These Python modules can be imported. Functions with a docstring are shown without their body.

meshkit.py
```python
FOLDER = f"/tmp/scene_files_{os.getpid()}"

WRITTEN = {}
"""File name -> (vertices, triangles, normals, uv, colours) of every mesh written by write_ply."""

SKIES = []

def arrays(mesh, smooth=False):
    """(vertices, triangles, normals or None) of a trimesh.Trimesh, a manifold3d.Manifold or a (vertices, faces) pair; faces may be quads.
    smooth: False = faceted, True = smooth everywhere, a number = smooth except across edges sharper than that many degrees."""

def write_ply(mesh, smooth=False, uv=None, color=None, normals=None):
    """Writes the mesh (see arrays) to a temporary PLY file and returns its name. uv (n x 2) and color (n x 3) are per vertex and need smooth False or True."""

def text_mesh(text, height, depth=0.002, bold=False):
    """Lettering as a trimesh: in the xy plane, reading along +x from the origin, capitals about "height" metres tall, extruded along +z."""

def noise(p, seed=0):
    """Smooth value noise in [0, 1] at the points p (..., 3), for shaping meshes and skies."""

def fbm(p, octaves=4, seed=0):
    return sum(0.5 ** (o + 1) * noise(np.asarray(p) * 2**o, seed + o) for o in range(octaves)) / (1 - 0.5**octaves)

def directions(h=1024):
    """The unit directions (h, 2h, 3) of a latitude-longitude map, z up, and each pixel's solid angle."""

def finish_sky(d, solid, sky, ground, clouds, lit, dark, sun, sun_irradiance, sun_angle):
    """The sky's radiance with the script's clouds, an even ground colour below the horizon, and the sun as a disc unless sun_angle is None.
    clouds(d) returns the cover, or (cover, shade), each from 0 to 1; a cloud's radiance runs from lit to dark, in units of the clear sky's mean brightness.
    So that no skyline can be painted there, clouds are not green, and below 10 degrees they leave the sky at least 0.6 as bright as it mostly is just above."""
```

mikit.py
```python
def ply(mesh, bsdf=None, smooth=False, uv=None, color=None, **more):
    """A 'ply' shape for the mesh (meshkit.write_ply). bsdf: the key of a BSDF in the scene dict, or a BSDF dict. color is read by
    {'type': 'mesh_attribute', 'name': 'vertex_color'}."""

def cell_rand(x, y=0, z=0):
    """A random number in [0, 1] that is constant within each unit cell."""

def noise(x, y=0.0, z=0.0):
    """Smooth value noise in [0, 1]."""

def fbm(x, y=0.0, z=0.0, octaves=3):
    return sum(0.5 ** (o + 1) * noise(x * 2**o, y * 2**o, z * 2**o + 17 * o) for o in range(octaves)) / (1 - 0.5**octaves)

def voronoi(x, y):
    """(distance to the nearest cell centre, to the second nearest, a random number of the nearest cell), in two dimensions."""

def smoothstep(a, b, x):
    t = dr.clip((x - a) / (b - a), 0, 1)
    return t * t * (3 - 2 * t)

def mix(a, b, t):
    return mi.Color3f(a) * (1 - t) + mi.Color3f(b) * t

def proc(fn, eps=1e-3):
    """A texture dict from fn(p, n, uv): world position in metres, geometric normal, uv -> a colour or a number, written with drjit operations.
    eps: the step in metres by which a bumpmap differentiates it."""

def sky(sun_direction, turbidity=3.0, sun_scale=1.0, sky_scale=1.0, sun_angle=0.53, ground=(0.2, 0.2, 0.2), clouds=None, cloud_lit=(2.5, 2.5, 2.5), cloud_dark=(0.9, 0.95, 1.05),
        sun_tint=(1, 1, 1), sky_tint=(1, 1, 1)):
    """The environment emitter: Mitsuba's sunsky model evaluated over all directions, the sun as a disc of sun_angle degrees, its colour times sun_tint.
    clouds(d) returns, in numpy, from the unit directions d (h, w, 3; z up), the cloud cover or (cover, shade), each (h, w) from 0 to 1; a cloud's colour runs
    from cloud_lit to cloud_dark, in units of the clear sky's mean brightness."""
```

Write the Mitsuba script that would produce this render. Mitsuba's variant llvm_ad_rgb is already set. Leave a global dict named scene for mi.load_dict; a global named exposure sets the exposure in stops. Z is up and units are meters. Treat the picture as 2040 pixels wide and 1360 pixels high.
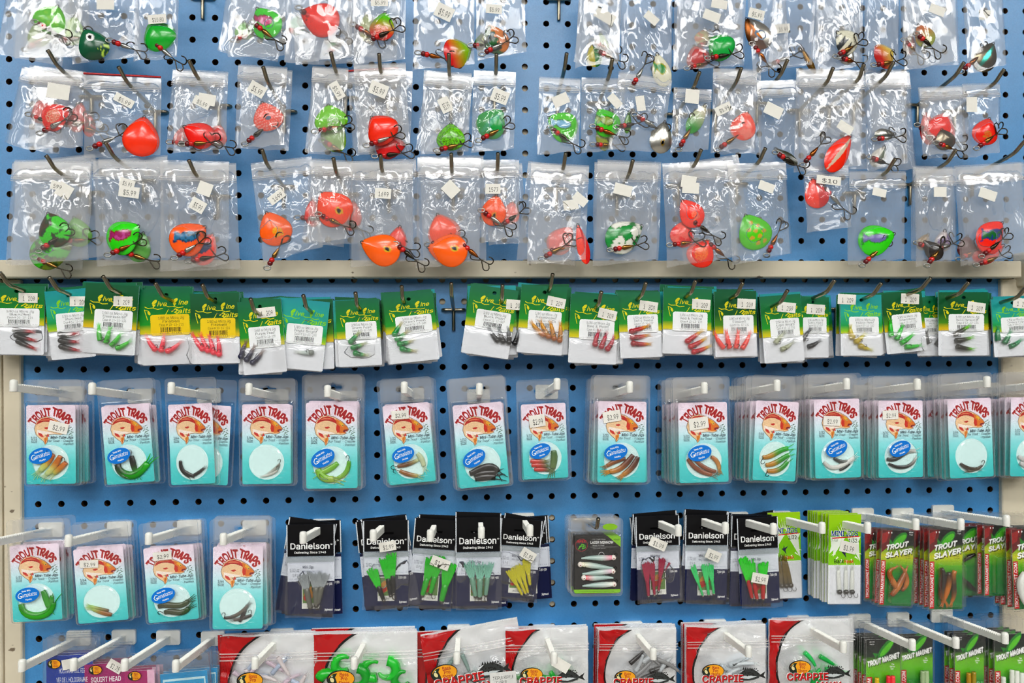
import math, random
import numpy as np, trimesh, shapely
from shapely.geometry import Polygon, Point, box as sbox
from shapely import affinity
import drjit as dr, mitsuba as mi
import mikit, meshkit
from mikit import noise, fbm, smoothstep, mix

T = mi.ScalarTransform4f
# ------------------------------------------------------------------ camera, light, exposure
F_PX, CAM_DIST, YAW, PITCH, ROLL = 1500.0, 0.8802, 0.0534, -0.0009, -0.0048
exposure = 0.0
LAMP = 17.0
ROOM = dict(x=3.6, ceil=1.5, floor=-1.25, back=-7.4)
cy_, sy_, cp_, sp_ = math.cos(YAW), math.sin(YAW), math.cos(PITCH), math.sin(PITCH)
FWD = np.array([sy_ * cp_, cy_ * cp_, sp_])
_r0 = np.array([cy_, -sy_, 0.0])
_u0 = np.cross(_r0, FWD)
RIGHT = math.cos(ROLL) * _r0 + math.sin(ROLL) * _u0
UP = -math.sin(ROLL) * _r0 + math.cos(ROLL) * _u0
EYE = np.array([0.0, -CAM_DIST, 0.0])
scene, labels = {}, {}
scene['camera'] = {'type': 'thinlens', 'fov': 2 * math.degrees(math.atan(1020 / F_PX)), 'fov_axis': 'x', 'near_clip': 0.05, 'far_clip': 50.0,
                   'aperture_radius': 0.0035, 'focus_distance': 0.80,
                   'to_world': T().look_at(origin=EYE.tolist(), target=(EYE + FWD).tolist(), up=UP.tolist())}
# ceiling lamps: (x, y) of each fluorescent fitting, all real lamps on the shop's ceiling
LAMPS = [(x, y) for y in (-2.0, -3.3, -4.7, -6.2) for x in (-2.0, 0.0, 2.0)]


def lin(c):
    c = np.asarray(c, float) / 255.0
    return np.where(c <= 0.04045, c / 12.92, ((c + 0.055) / 1.055) ** 2.4) ** 1.3


def ray(px, py):
    return FWD + (px - 1020) / F_PX * RIGHT + (680 - py) / F_PX * UP


def at(px, py, h):
    """The point h metres in front of the board on the line of sight measured in the photograph."""
    d = ray(px, py)
    return EYE + d * ((CAM_DIST - h) / d[1])


def mpp(px, py, h):
    """Metres per photograph pixel there."""
    return float((at(px, py, h) - EYE) @ FWD) / F_PX


# ------------------------------------------------------------------ materials
def rgb(c):
    return {'type': 'rgb', 'value': [float(v) for v in lin(c)]}


def two(d):
    return {'type': 'twosided', 'bsdf': d}


# Colours travel as uv: u picks a pair of paints from the table, v mixes the two (so that all meshes of a material join into one)
_pairs, PALETTE = {}, {}


def painted(v, f, c, bsdf, smooth=False, emitter=None):
    """The shape dict of a mesh with a colour at each vertex."""
    v, f = np.asarray(v, float), np.asarray(f, int)
    q = np.round(np.clip(np.broadcast_to(np.asarray(c, float), (len(v), 3)), 0, 1) * 1000).astype(int)
    n = meshkit.arrays((v, f), True)[2] if smooth else None
    t = q[f]
    lum = t @ np.array([2, 5, 1])
    i = np.arange(len(f))
    a, b = t[i, lum.argmin(1)], t[i, lum.argmax(1)]
    rows, inv = np.unique(np.hstack([a, b]), axis=0, return_inverse=True)
    ids = np.array([_pairs.setdefault(tuple(r), len(_pairs)) for r in rows.tolist()])[inv.ravel()]
    d = b - a
    w = np.einsum('fkj,fj->fk', t - a[:, None], d) / np.maximum((d * d).sum(1), 1)[:, None]
    corner = np.stack([f.ravel(), np.repeat(ids, 3)], 1)
    uniq, first, inv = np.unique(corner, axis=0, return_index=True, return_inverse=True)
    uv = np.stack([uniq[:, 1] + 0.5, w.ravel()[first]], 1)
    path = meshkit.write_ply((v[uniq[:, 0]], inv.reshape(-1, 3)), False, uv, None, normals=None if n is None else n[uniq[:, 0]])
    return {'type': 'ply', 'filename': path, 'face_normals': n is None, 'bsdf': {'type': 'ref', 'id': bsdf}}


def clear(v, f, bsdf, smooth=False):
    return painted(v, f, np.ones(3), bsdf, smooth)


def paint_lookup(p, n, uv):
    i = mi.UInt32(dr.clip(uv.x, 0, PALETTE['n'] - 1))
    a = [dr.gather(mi.Float, PALETTE['a'][k], i) for k in range(3)]
    b = [dr.gather(mi.Float, PALETTE['b'][k], i) for k in range(3)]
    return mi.Color3f(*[a[k] + (b[k] - a[k]) * uv.y for k in range(3)])


VC = mikit.proc(paint_lookup)
tone = lambda c: [float(v) for v in lin(c)]
board_tone = mikit.proc(lambda p, n, uv: mix(tone((72, 146, 196)), tone((90, 160, 207)), 0.5 * fbm(p.x * 9, p.z * 9, 3.0, 4) + 0.5 * noise(p.x * 900, p.z * 900, 1.0)))
beige_tone = mikit.proc(lambda p, n, uv: mix(tone((222, 214, 194)), tone((120, 104, 84)), 0.8 * smoothstep(0.80, 0.86, fbm(p.x * 60, p.z * 90, 2.0, 4)) + 0.16 * fbm(p.x * 5, p.z * 30, 7.0, 3)))
BS = {
    'sheen': two({'type': 'principled', 'base_color': rgb((246, 244, 241)), 'roughness': 0.34, 'metallic': 0.12, 'specular': 0.6}),
    'board_paint': two({'type': 'principled', 'base_color': board_tone, 'roughness': 0.4, 'specular': 0.9}),
    'beige_paint': two({'type': 'principled', 'base_color': beige_tone, 'roughness': 0.45, 'specular': 0.4}),
    'print': two({'type': 'principled', 'base_color': VC, 'roughness': 0.42, 'specular': 0.25}),
    'gloss': two({'type': 'principled', 'base_color': VC, 'roughness': 0.2, 'specular': 0.5, 'clearcoat': 0.5, 'clearcoat_gloss': 0.9}),
    'soft': two({'type': 'principled', 'base_color': VC, 'roughness': 0.28, 'specular': 0.6}),
    'metal': two({'type': 'principled', 'base_color': VC, 'roughness': 0.25, 'metallic': 1.0}),
    'white_plastic': two({'type': 'principled', 'base_color': rgb((236, 236, 230)), 'roughness': 0.35, 'specular': 0.5}),
    'matte': two({'type': 'diffuse', 'reflectance': VC}),
    'film': {'type': 'blendbsdf', 'weight': 0.05, 'a': {'type': 'thindielectric', 'int_ior': 1.5}, 'b': {'type': 'ref', 'id': 'sheen'}},
    'film_back': {'type': 'blendbsdf', 'weight': 0.16, 'a': {'type': 'thindielectric', 'int_ior': 1.5}, 'b': {'type': 'ref', 'id': 'sheen'}},
    'film_band': {'type': 'blendbsdf', 'weight': 0.26, 'a': {'type': 'thindielectric', 'int_ior': 1.5}, 'b': {'type': 'ref', 'id': 'sheen'}},
    'flange': {'type': 'blendbsdf', 'weight': 0.085, 'a': {'type': 'thindielectric', 'int_ior': 1.5}, 'b': {'type': 'ref', 'id': 'sheen'}},
    'blister': {'type': 'blendbsdf', 'weight': 0.02, 'a': {'type': 'thindielectric', 'int_ior': 1.5}, 'b': {'type': 'ref', 'id': 'sheen'}},
}
for k_, v_ in BS.items():
    scene[k_] = v_

# ------------------------------------------------------------------ naming
_count, _parts = {}, {}


def numbered(name):
    n = _count.get(name, 0)
    _count[name] = n + 1
    return name if n == 0 else f'{name}_{n:03d}'


def thing(name, label, cat, group=None):
    key = numbered(name)
    labels[key] = {'label': label, 'category': cat}
    if group:
        labels[key]['group'] = group
    return key


def part_key(parent, name):
    k = f'{parent}__{name}'
    n = _parts.get(k, 0)
    _parts[k] = n + 1
    return k if n == 0 else f'{k}_{n:03d}'


def put(parent, name, geo, M=None, label=None):
    """One entry of the scene: a part of parent (or the thing itself when name is None)."""
    key = part_key(parent, name) if name else parent
    d = dict(geo)
    if M is not None:
        d['to_world'] = T(M.tolist())
    scene[key] = d
    if label:
        labels[key] = {'label': label}
    return key


ORD = ['first', 'second', 'third', 'fourth', 'fifth', 'sixth', 'seventh', 'eighth', 'ninth', 'tenth', 'eleventh', 'twelfth', 'thirteenth', 'fourteenth', 'fifteenth', 'sixteenth', 'seventeenth',
       'eighteenth', 'nineteenth', 'twentieth', 'twenty-first', 'twenty-second', 'twenty-third', 'twenty-fourth']


# ------------------------------------------------------------------ mesh building
def xform(p, tilt=0.0, yaw=0.0, pitch=0.0, s=(1, 1, 1)):
    """Local x right, y away from the viewer, z up; tilt turns clockwise as seen from the front, pitch swings the lower edge forward."""
    t, a, b = map(math.radians, (tilt, yaw, pitch))
    ry = np.array([[math.cos(t), 0, math.sin(t)], [0, 1, 0], [-math.sin(t), 0, math.cos(t)]])
    rz = np.array([[math.cos(a), -math.sin(a), 0], [math.sin(a), math.cos(a), 0], [0, 0, 1]])
    rx = np.array([[1, 0, 0], [0, math.cos(b), -math.sin(b)], [0, math.sin(b), math.cos(b)]])
    M = np.eye(4)
    M[:3, :3] = rz @ rx @ ry @ np.diag(np.broadcast_to(np.asarray(s, float), 3))
    M[:3, 3] = p
    return M


_text = {}


def text2d(s, bold=False):
    k = (s, bold)
    if k not in _text:
        m = meshkit.text_mesh(s, 1.0, 0.01, bold)
        top = (m.face_normals[:, 2] > 0.5)
        f = m.faces[top]
        used, inv = np.unique(f, return_inverse=True)
        _text[k] = (np.array(m.vertices[used][:, :2]), inv.reshape(-1, 3))
    return _text[k]


def fill(shape):
    """Triangles of a shapely polygon (or several): (points, triangles)."""
    V, Fc, n = [], [], 0
    for g in getattr(shape, 'geoms', [shape]):
        if g.geom_type != 'Polygon' or g.area < 1e-14:
            continue
        v, f = trimesh.creation.triangulate_polygon(g, engine='earcut')
        V.append(np.asarray(v)[:, :2]); Fc.append(np.asarray(f) + n); n += len(v)
    return (np.vstack(V), np.vstack(Fc)) if V else (np.zeros((0, 2)), np.zeros((0, 3), int))


class G:
    """Collects triangles with a colour at each vertex."""

    def __init__(self):
        self.v, self.f, self.c, self.n = [], [], [], 0

    def raw(self, v, f, col):
        v = np.asarray(v, float)
        if not len(v):
            return self
        col = np.asarray(col, float)
        self.v.append(v); self.f.append(np.asarray(f, int) + self.n)
        self.c.append(np.broadcast_to(col, (len(v), 3)) if col.ndim == 1 else col)
        self.n += len(v)
        return self

    def flat(self, v2, f, col, y=0.0):
        v2 = np.asarray(v2, float)
        return self.raw(np.stack([v2[:, 0], np.full(len(v2), y), v2[:, 1]], 1), f, col)

    def poly(self, shape, col, y=0.0):
        if not hasattr(shape, 'geom_type'):
            shape = Polygon(shape)
        v, f = fill(shape if shape.is_valid else shape.buffer(0))
        return self.flat(v, f, lin(col), y)

    def grad(self, shape, stops, y=0.0, n=10):
        """A polygon whose printed colour runs with height: stops [(z, colour), ...] from the bottom up."""
        x0, z0, x1, z1 = shape.bounds
        zs, cs = [s[0] for s in stops], np.array([lin(s[1]) for s in stops])
        cut = sorted(set(np.linspace(z0, z1, n).tolist() + [z for z in zs if z0 < z < z1]))
        for a, b in zip(cut[:-1], cut[1:]):
            v, f = fill(shape.intersection(sbox(x0 - 1, a, x1 + 1, b)))
            if len(v):
                self.flat(v, f, np.stack([np.interp(v[:, 1], zs, cs[:, k]) for k in range(3)], 1), y)
        return self

    def rect(self, x0, z0, x1, z1, col, y=0.0):
        return self.flat([(x0, z0), (x1, z0), (x1, z1), (x0, z1)], [[0, 1, 2], [0, 2, 3]], lin(col), y)

    def text(self, s, x, z, hgt, col, y=0.0, bold=False, align=0.5, width=None, shear=0.0, warp=None):
        v, f = text2d(s, bold)
        v = v.copy()
        w0 = v[:, 0].max() - v[:, 0].min()
        sx = hgt if width is None else width / w0
        v[:, 0] = (v[:, 0] - v[:, 0].min() - align * w0) * sx + shear * v[:, 1] * hgt
        v[:, 1] *= hgt
        v = warp(v) if warp else v + np.array([x, z])
        return self.flat(v, f, lin(col), y)

    def box(self, lo, hi, col):
        b = trimesh.creation.box(extents=np.subtract(hi, lo)); b.apply_translation((np.add(lo, hi)) / 2)
        b.unmerge_vertices()
        return self.raw(b.vertices, b.faces, lin(col))

    def slab(self, shape, y0, y1, col):
        """A flat sheet of the given outline with thickness, from y0 (front) to y1."""
        v, f = fill(shape)
        for y in (y0, y1):
            self.flat(v, f, lin(col), y)
        for g in getattr(shape, 'geoms', [shape]):
            for ring in [g.exterior, *g.interiors]:
                self.wall(np.array(ring.coords)[:-1], y0, y1, col)
        return self

    def wall(self, ring, y0, y1, col, ring1=None):
        a = np.asarray(ring, float); b = a if ring1 is None else np.asarray(ring1, float); n = len(a)
        v = np.vstack([np.stack([a[:, 0], np.full(n, y0), a[:, 1]], 1), np.stack([b[:, 0], np.full(n, y1), b[:, 1]], 1)])
        i = np.arange(n); j = (i + 1) % n
        return self.raw(v, np.vstack([np.stack([i, j, j + n], 1), np.stack([i, j + n, i + n], 1)]), lin(col))

    def tube(self, pts, r, col, sides=8, cap=True):
        p = np.asarray(pts, float); n = len(p)
        r = np.broadcast_to(np.asarray(r, float), (n,))
        col = np.asarray(col, float); col = np.broadcast_to(lin(col), (n, 3)) if col.ndim == 1 else lin(col)
        t = np.gradient(p, axis=0); t /= np.linalg.norm(t, axis=1, keepdims=True) + 1e-12
        ref = np.array([0, 0, 1.0]) if abs(t[0][2]) < 0.8 else np.array([1.0, 0, 0])
        A = []
        for k in range(n):
            a = ref - (ref @ t[k]) * t[k]; a /= np.linalg.norm(a) + 1e-12; A.append(a); ref = a
        A = np.array(A); B = np.cross(t, A); ang = np.arange(sides) * 2 * np.pi / sides
        v = p[:, None] + r[:, None, None] * (np.cos(ang)[None, :, None] * A[:, None] + np.sin(ang)[None, :, None] * B[:, None])
        i, j = np.meshgrid(np.arange(n - 1), np.arange(sides), indexing='ij')
        q = np.stack([i * sides + j, (i + 1) * sides + j, (i + 1) * sides + (j + 1) % sides, i * sides + (j + 1) % sides], -1).reshape(-1, 4)
        v = v.reshape(-1, 3); f = np.vstack([q[:, [0, 1, 2]], q[:, [0, 2, 3]]]); c = np.repeat(col, sides, 0)
        if cap:
            v = np.vstack([v, p[0], p[-1]]); m = len(v); k = np.arange(sides)
            f = np.vstack([f, np.stack([np.full(sides, m - 2), k, (k + 1) % sides], 1), np.stack([np.full(sides, m - 1), (n - 1) * sides + (k + 1) % sides, (n - 1) * sides + k], 1)])
            c = np.vstack([c, col[0], col[-1]])
        return self.raw(v, f, c)

    def ball(self, p, r, col, sub=2, s=(1, 1, 1)):
        m = trimesh.creation.icosphere(subdivisions=sub, radius=1.0)
        return self.raw(np.asarray(p) + m.vertices * np.asarray(s) * r, m.faces, lin(col))

    def arrays(self):
        return np.vstack(self.v), np.vstack(self.f), np.vstack(self.c)

    def ply(self, bsdf='print', smooth=False):
        v, f, c = self.arrays()
        return painted(v, f, c, bsdf, smooth)


def rrect(x0, z0, x1, z1, r, n=4):
    return sbox(x0 + r, z0 + r, x1 - r, z1 - r).buffer(r, quad_segs=n)


def ellipse(cx, cz, a, b, rot=0.0, n=28):
    t = np.arange(n) * 2 * np.pi / n
    return affinity.rotate(Polygon(np.stack([cx + a * np.cos(t), cz + b * np.sin(t)], 1)), rot, origin=(cx, cz))


def stroke(pts, w):
    return shapely.LineString(pts).buffer(w / 2, quad_segs=3)


def smooth_path(pts, n=16):
    p = np.asarray(pts, float)
    if len(p) == 2:
        t = np.linspace(0, 1, n)[:, None]
        return p[0] * (1 - t) + p[1] * t
    from scipy.interpolate import CubicSpline
    d = np.r_[0, np.cumsum(np.linalg.norm(np.diff(p, axis=0), axis=1))]
    return CubicSpline(d, p, axis=0)(np.linspace(0, d[-1], n))


def vnoise(x, z, seed):
    return meshkit.noise(np.stack([np.asarray(x, float) + 31.7, np.asarray(z, float) + 17.3, np.full(np.shape(x), 5.5)], -1), seed)


WHITE, BLACK = (246, 246, 244), (18, 18, 20)

# ------------------------------------------------------------------ the room (behind the viewer; it lights the board)
def room_box(name, lo, hi, col, label):
    put(name, None, G().box(lo, hi, col).ply('matte'))
    labels[name] = {'label': label, 'kind': 'structure'}


R = ROOM
room_box('floor', (-R['x'], R['back'], R['floor'] - 0.1), (R['x'], 0.06, R['floor']), (150, 146, 140), 'grey shop floor below the display')
room_box('ceiling', (-R['x'], R['back'], R['ceil']), (R['x'], 0.06, R['ceil'] + 0.1), (214, 214, 210), 'pale shop ceiling above the display')
room_box('wall_front', (-R['x'], 0.06, R['floor'] - 0.1), (R['x'], 0.12, R['ceil'] + 0.1), (74, 62, 50), 'dim wall behind the pegboard')
room_box('wall_rear', (-R['x'], R['back'] - 0.1, R['floor'] - 0.1), (R['x'], R['back'], R['ceil'] + 0.1), (96, 94, 92), 'dim wall across the shop')
room_box('wall_left', (-R['x'] - 0.1, R['back'], R['floor'] - 0.1), (-R['x'], 0.12, R['ceil'] + 0.1), (110, 108, 104), 'dim side wall at the left')
room_box('wall_right', (R['x'], R['back'], R['floor'] - 0.1), (R['x'] + 0.1, 0.12, R['ceil'] + 0.1), (110, 108, 104), 'dim side wall at the right')
for k, (lx, ly) in enumerate(LAMPS):
    t = thing('ceiling_lamp', f'long fluorescent ceiling lamp, {ORD[k]} of the shop lamps', 'lamp', None)
    put(t, 'housing', G().box((lx - 0.66, ly - 0.28, R['ceil'] - 0.05), (lx + 0.66, ly + 0.28, R['ceil'] - 0.001), (235, 235, 232)).ply('matte'))
    q = trimesh.Trimesh([(lx - 0.62, ly - 0.25, R['ceil'] - 0.052), (lx - 0.62, ly + 0.25, R['ceil'] - 0.052), (lx + 0.62, ly + 0.25, R['ceil'] - 0.052), (lx + 0.62, ly - 0.25, R['ceil'] - 0.052)], [[0, 1, 2], [0, 2, 3]], process=False)
    scene[part_key(t, 'diffuser')] = dict(clear(q.vertices, q.faces, 'matte_white'), emitter={'type': 'area', 'radiance': {'type': 'rgb', 'value': [LAMP * 1.0, LAMP * 1.0, LAMP * 0.98]}})
scene['matte_white'] = two({'type': 'diffuse', 'reflectance': rgb((230, 230, 230))})

# ------------------------------------------------------------------ pegboards
PITCH_M, HOLE_R, BOARD_T = 0.0254, 0.0036, 0.005


def pegboard(x0, z0, ix, jz, xlo, xhi, zlo, zhi):
    """Board with real holes on a one inch lattice that starts at (x0, z0) and runs right and down; trimmed to the outline."""
    g, n = G(), 12
    ang = (np.arange(4 * 3) + 0.0) * 2 * np.pi / n
    sq = []
    for a in ang:
        c, s = math.cos(a), math.sin(a); m = max(abs(c), abs(s)); sq.append((c / m * PITCH_M / 2, s / m * PITCH_M / 2))
    # corners must be hit exactly so neighbouring cells meet
    ang = np.radians([0, 22.5, 45, 67.5, 90, 112.5, 135, 157.5, 180, 202.5, 225, 247.5, 270, 292.5, 315, 337.5]); n = 16
    cs = np.stack([np.cos(ang), np.sin(ang)], 1); sq = cs / np.abs(cs).max(1, keepdims=True) * PITCH_M / 2
    col = lin((90, 140, 195)); side = lin((92, 74, 56))
    i = np.arange(n); j = (i + 1) % n
    ring = np.vstack([np.stack([i, j, j + n], 1), np.stack([i, j + n, i + n], 1)])
    V, Fc, C = [], [], []; m = 0
    hv = np.vstack([np.c_[sq[:, 0], np.zeros(n), sq[:, 1]], np.c_[cs[:, 0] * HOLE_R, np.zeros(n), cs[:, 1] * HOLE_R]])
    wv = np.vstack([np.c_[cs[:, 0] * HOLE_R, np.zeros(n), cs[:, 1] * HOLE_R], np.c_[cs[:, 0] * HOLE_R, np.full(n, BOARD_T), cs[:, 1] * HOLE_R]])
    fv, fw = [], []
    for a in ix:
        for b in jz:
            o = np.array([x0 + a * PITCH_M, 0, z0 - b * PITCH_M])
            w = hv + o
            w[:, 0] = np.clip(w[:, 0], xlo, xhi); w[:, 2] = np.clip(w[:, 2], zlo, zhi)
            fv.append(w); w2 = wv + o
            w2[:, 0] = np.clip(w2[:, 0], xlo, xhi); w2[:, 2] = np.clip(w2[:, 2], zlo, zhi)
            fw.append(w2)
    k = len(fv)
    face = clear(np.vstack(fv), np.vstack([ring + 2 * n * q for q in range(k)]), 'board_paint')
    hole = painted(np.vstack(fw), np.vstack([ring + 2 * n * q for q in range(k)]), side, 'matte')
    return face, hole


zr = at(1020, 538, 0.0)[2]
xl, xr = at(44, 1000, 0)[0], at(1997, 1000, 0)[0]
for (lab, args) in (('blue perforated pegboard above the beige rail', (-0.5206, 0.3717, range(-8, 60), range(-6, 14), -0.72, 0.95, zr, 0.53)),
                    ('blue perforated pegboard below the beige rail', (-0.4912, -0.0301 + 4 * PITCH_M, range(-1, 50), range(-1, 24), xl - 0.012, xr + 0.012, -0.56, zr))):
    t = thing('pegboard', lab, 'pegboard')
    face, hole = pegboard(*args)
    put(t, 'face', face); put(t, 'hole_lining', hole)
    labels[t]['kind'] = 'structure'; del labels[t]['category']

# ------------------------------------------------------------------ beige shelving frame
def bar(name, lo, hi, label, r=0.0012, col=(214, 207, 188)):
    lo, hi = np.array(lo), np.array(hi)
    m = trimesh.creation.box(extents=hi - lo - 2 * r); m.apply_translation((lo + hi) / 2)
    v = np.vstack([m.vertices + np.array([a, b, c]) * r for a, b, c in ((1, 0, 0), (-1, 0, 0), (0, 1, 0), (0, -1, 0), (0, 0, 1), (0, 0, -1))])
    h = trimesh.convex.convex_hull(v)
    put(name, None, clear(h.vertices, h.faces, 'beige_paint'))
    labels[name] = {'label': label, 'kind': 'structure'}


RAIL_H = 0.024
rt, rb = at(1020, 518.5, RAIL_H)[2], at(1020, 552.5, RAIL_H)[2]
bar('trim_1', (at(-200, 535, RAIL_H)[0], -RAIL_H, rb), (at(2036, 535, RAIL_H)[0], -0.0005, rt), 'beige metal rail running across between the two pegboards')
fr = 0.006
bar('trim_2', (at(6, 900, fr)[0], -fr, -0.58), (at(42, 1000, fr)[0], 0.002, rb - 0.0006), 'beige upright strip at the left of the lower pegboard')
bar('trim_3', (at(1997, 1000, fr)[0], -fr, -0.58), (at(2075, 1000, fr)[0], 0.002, rb - 0.0006), 'beige upright strip at the right of the lower pegboard')
bar('trim_4', (-1.35, -fr - 0.002, -0.58), (at(4, 900, fr)[0], 0.002, rb - 0.0006), 'pale upright at the far left edge beside the strip')
bar('trim_5', (-0.5206 + 23 * PITCH_M - 0.011, 0.0056, zr), (-0.5206 + 23 * PITCH_M + 0.011, 0.05, 0.53), 'tan wooden batten behind the upper pegboard', col=(180, 140, 90))
bar('trim_6', (-0.4912 + 23 * PITCH_M - 0.02, 0.0052, -0.56), (-0.4912 + 23 * PITCH_M + 0.012, 0.05, -0.2), 'pale batten behind the lower pegboard')
bar('trim_7', (at(700, 560, 0)[0], 0.0056, zr - 0.04), (at(1800, 560, 0)[0], 0.04, zr - 0.004), 'pale batten behind the top holes of the lower pegboard')
bar('trim_9', (at(2076, 900, fr)[0], -fr - 0.002, -0.58), (1.6, 0.002, rb - 0.0006), 'pale upright panel at the far right edge beside the strip')
bar('trim_8', (at(2046, 535, RAIL_H)[0], -RAIL_H - 0.002, zr - 0.02), (at(2110, 535, RAIL_H)[0], -0.0005, zr + 0.02), 'beige end of the next rail at the right edge')

# ------------------------------------------------------------------ hooks
TILT = math.radians(7.6)
ARM = np.array([0, -math.cos(TILT), math.sin(TILT)])
STEEL = (176, 168, 150)


def wire_hook(tx, ty, label, L=0.088, lean=0.0, bare=False):
    """A bent steel peg hook whose upturned end is seen at (tx, ty)."""
    t = thing('peg_hook', label, 'hook', 'bent steel peg hooks')
    r = 0.0021
    top = at(tx, ty, L + 0.008)
    bend = top - np.array([lean, -0.010, 0.012])
    base = bend - ARM * L
    base[1] = -0.003
    pts = [base, base + (bend - base) * 0.5, base + (bend - base) * 0.93, bend + (top - bend) * 0.12, bend + (top - bend) * 0.45, top]
    put(t, 'arm', G().tube(smooth_path(pts, 22), r, STEEL, 10).ply('metal', True))
    put(t, 'cross_bar', G().tube(smooth_path([base + [-0.0127, 0.004, 0.0], base + [-0.0118, 0, 0], base, base + [0.0118, 0, 0], base + [0.0127, 0.004, 0.0]], 17), r * 0.95, STEEL, 8).ply('metal', True))
    put(t, 'stem', G().tube([base + [0, 0.0006, 0.002], base + [0, 0.0006, -0.012], base + [0, 0.0006, -0.024]], r * 0.95, STEEL, 8).ply('metal', True))
    return t


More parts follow.
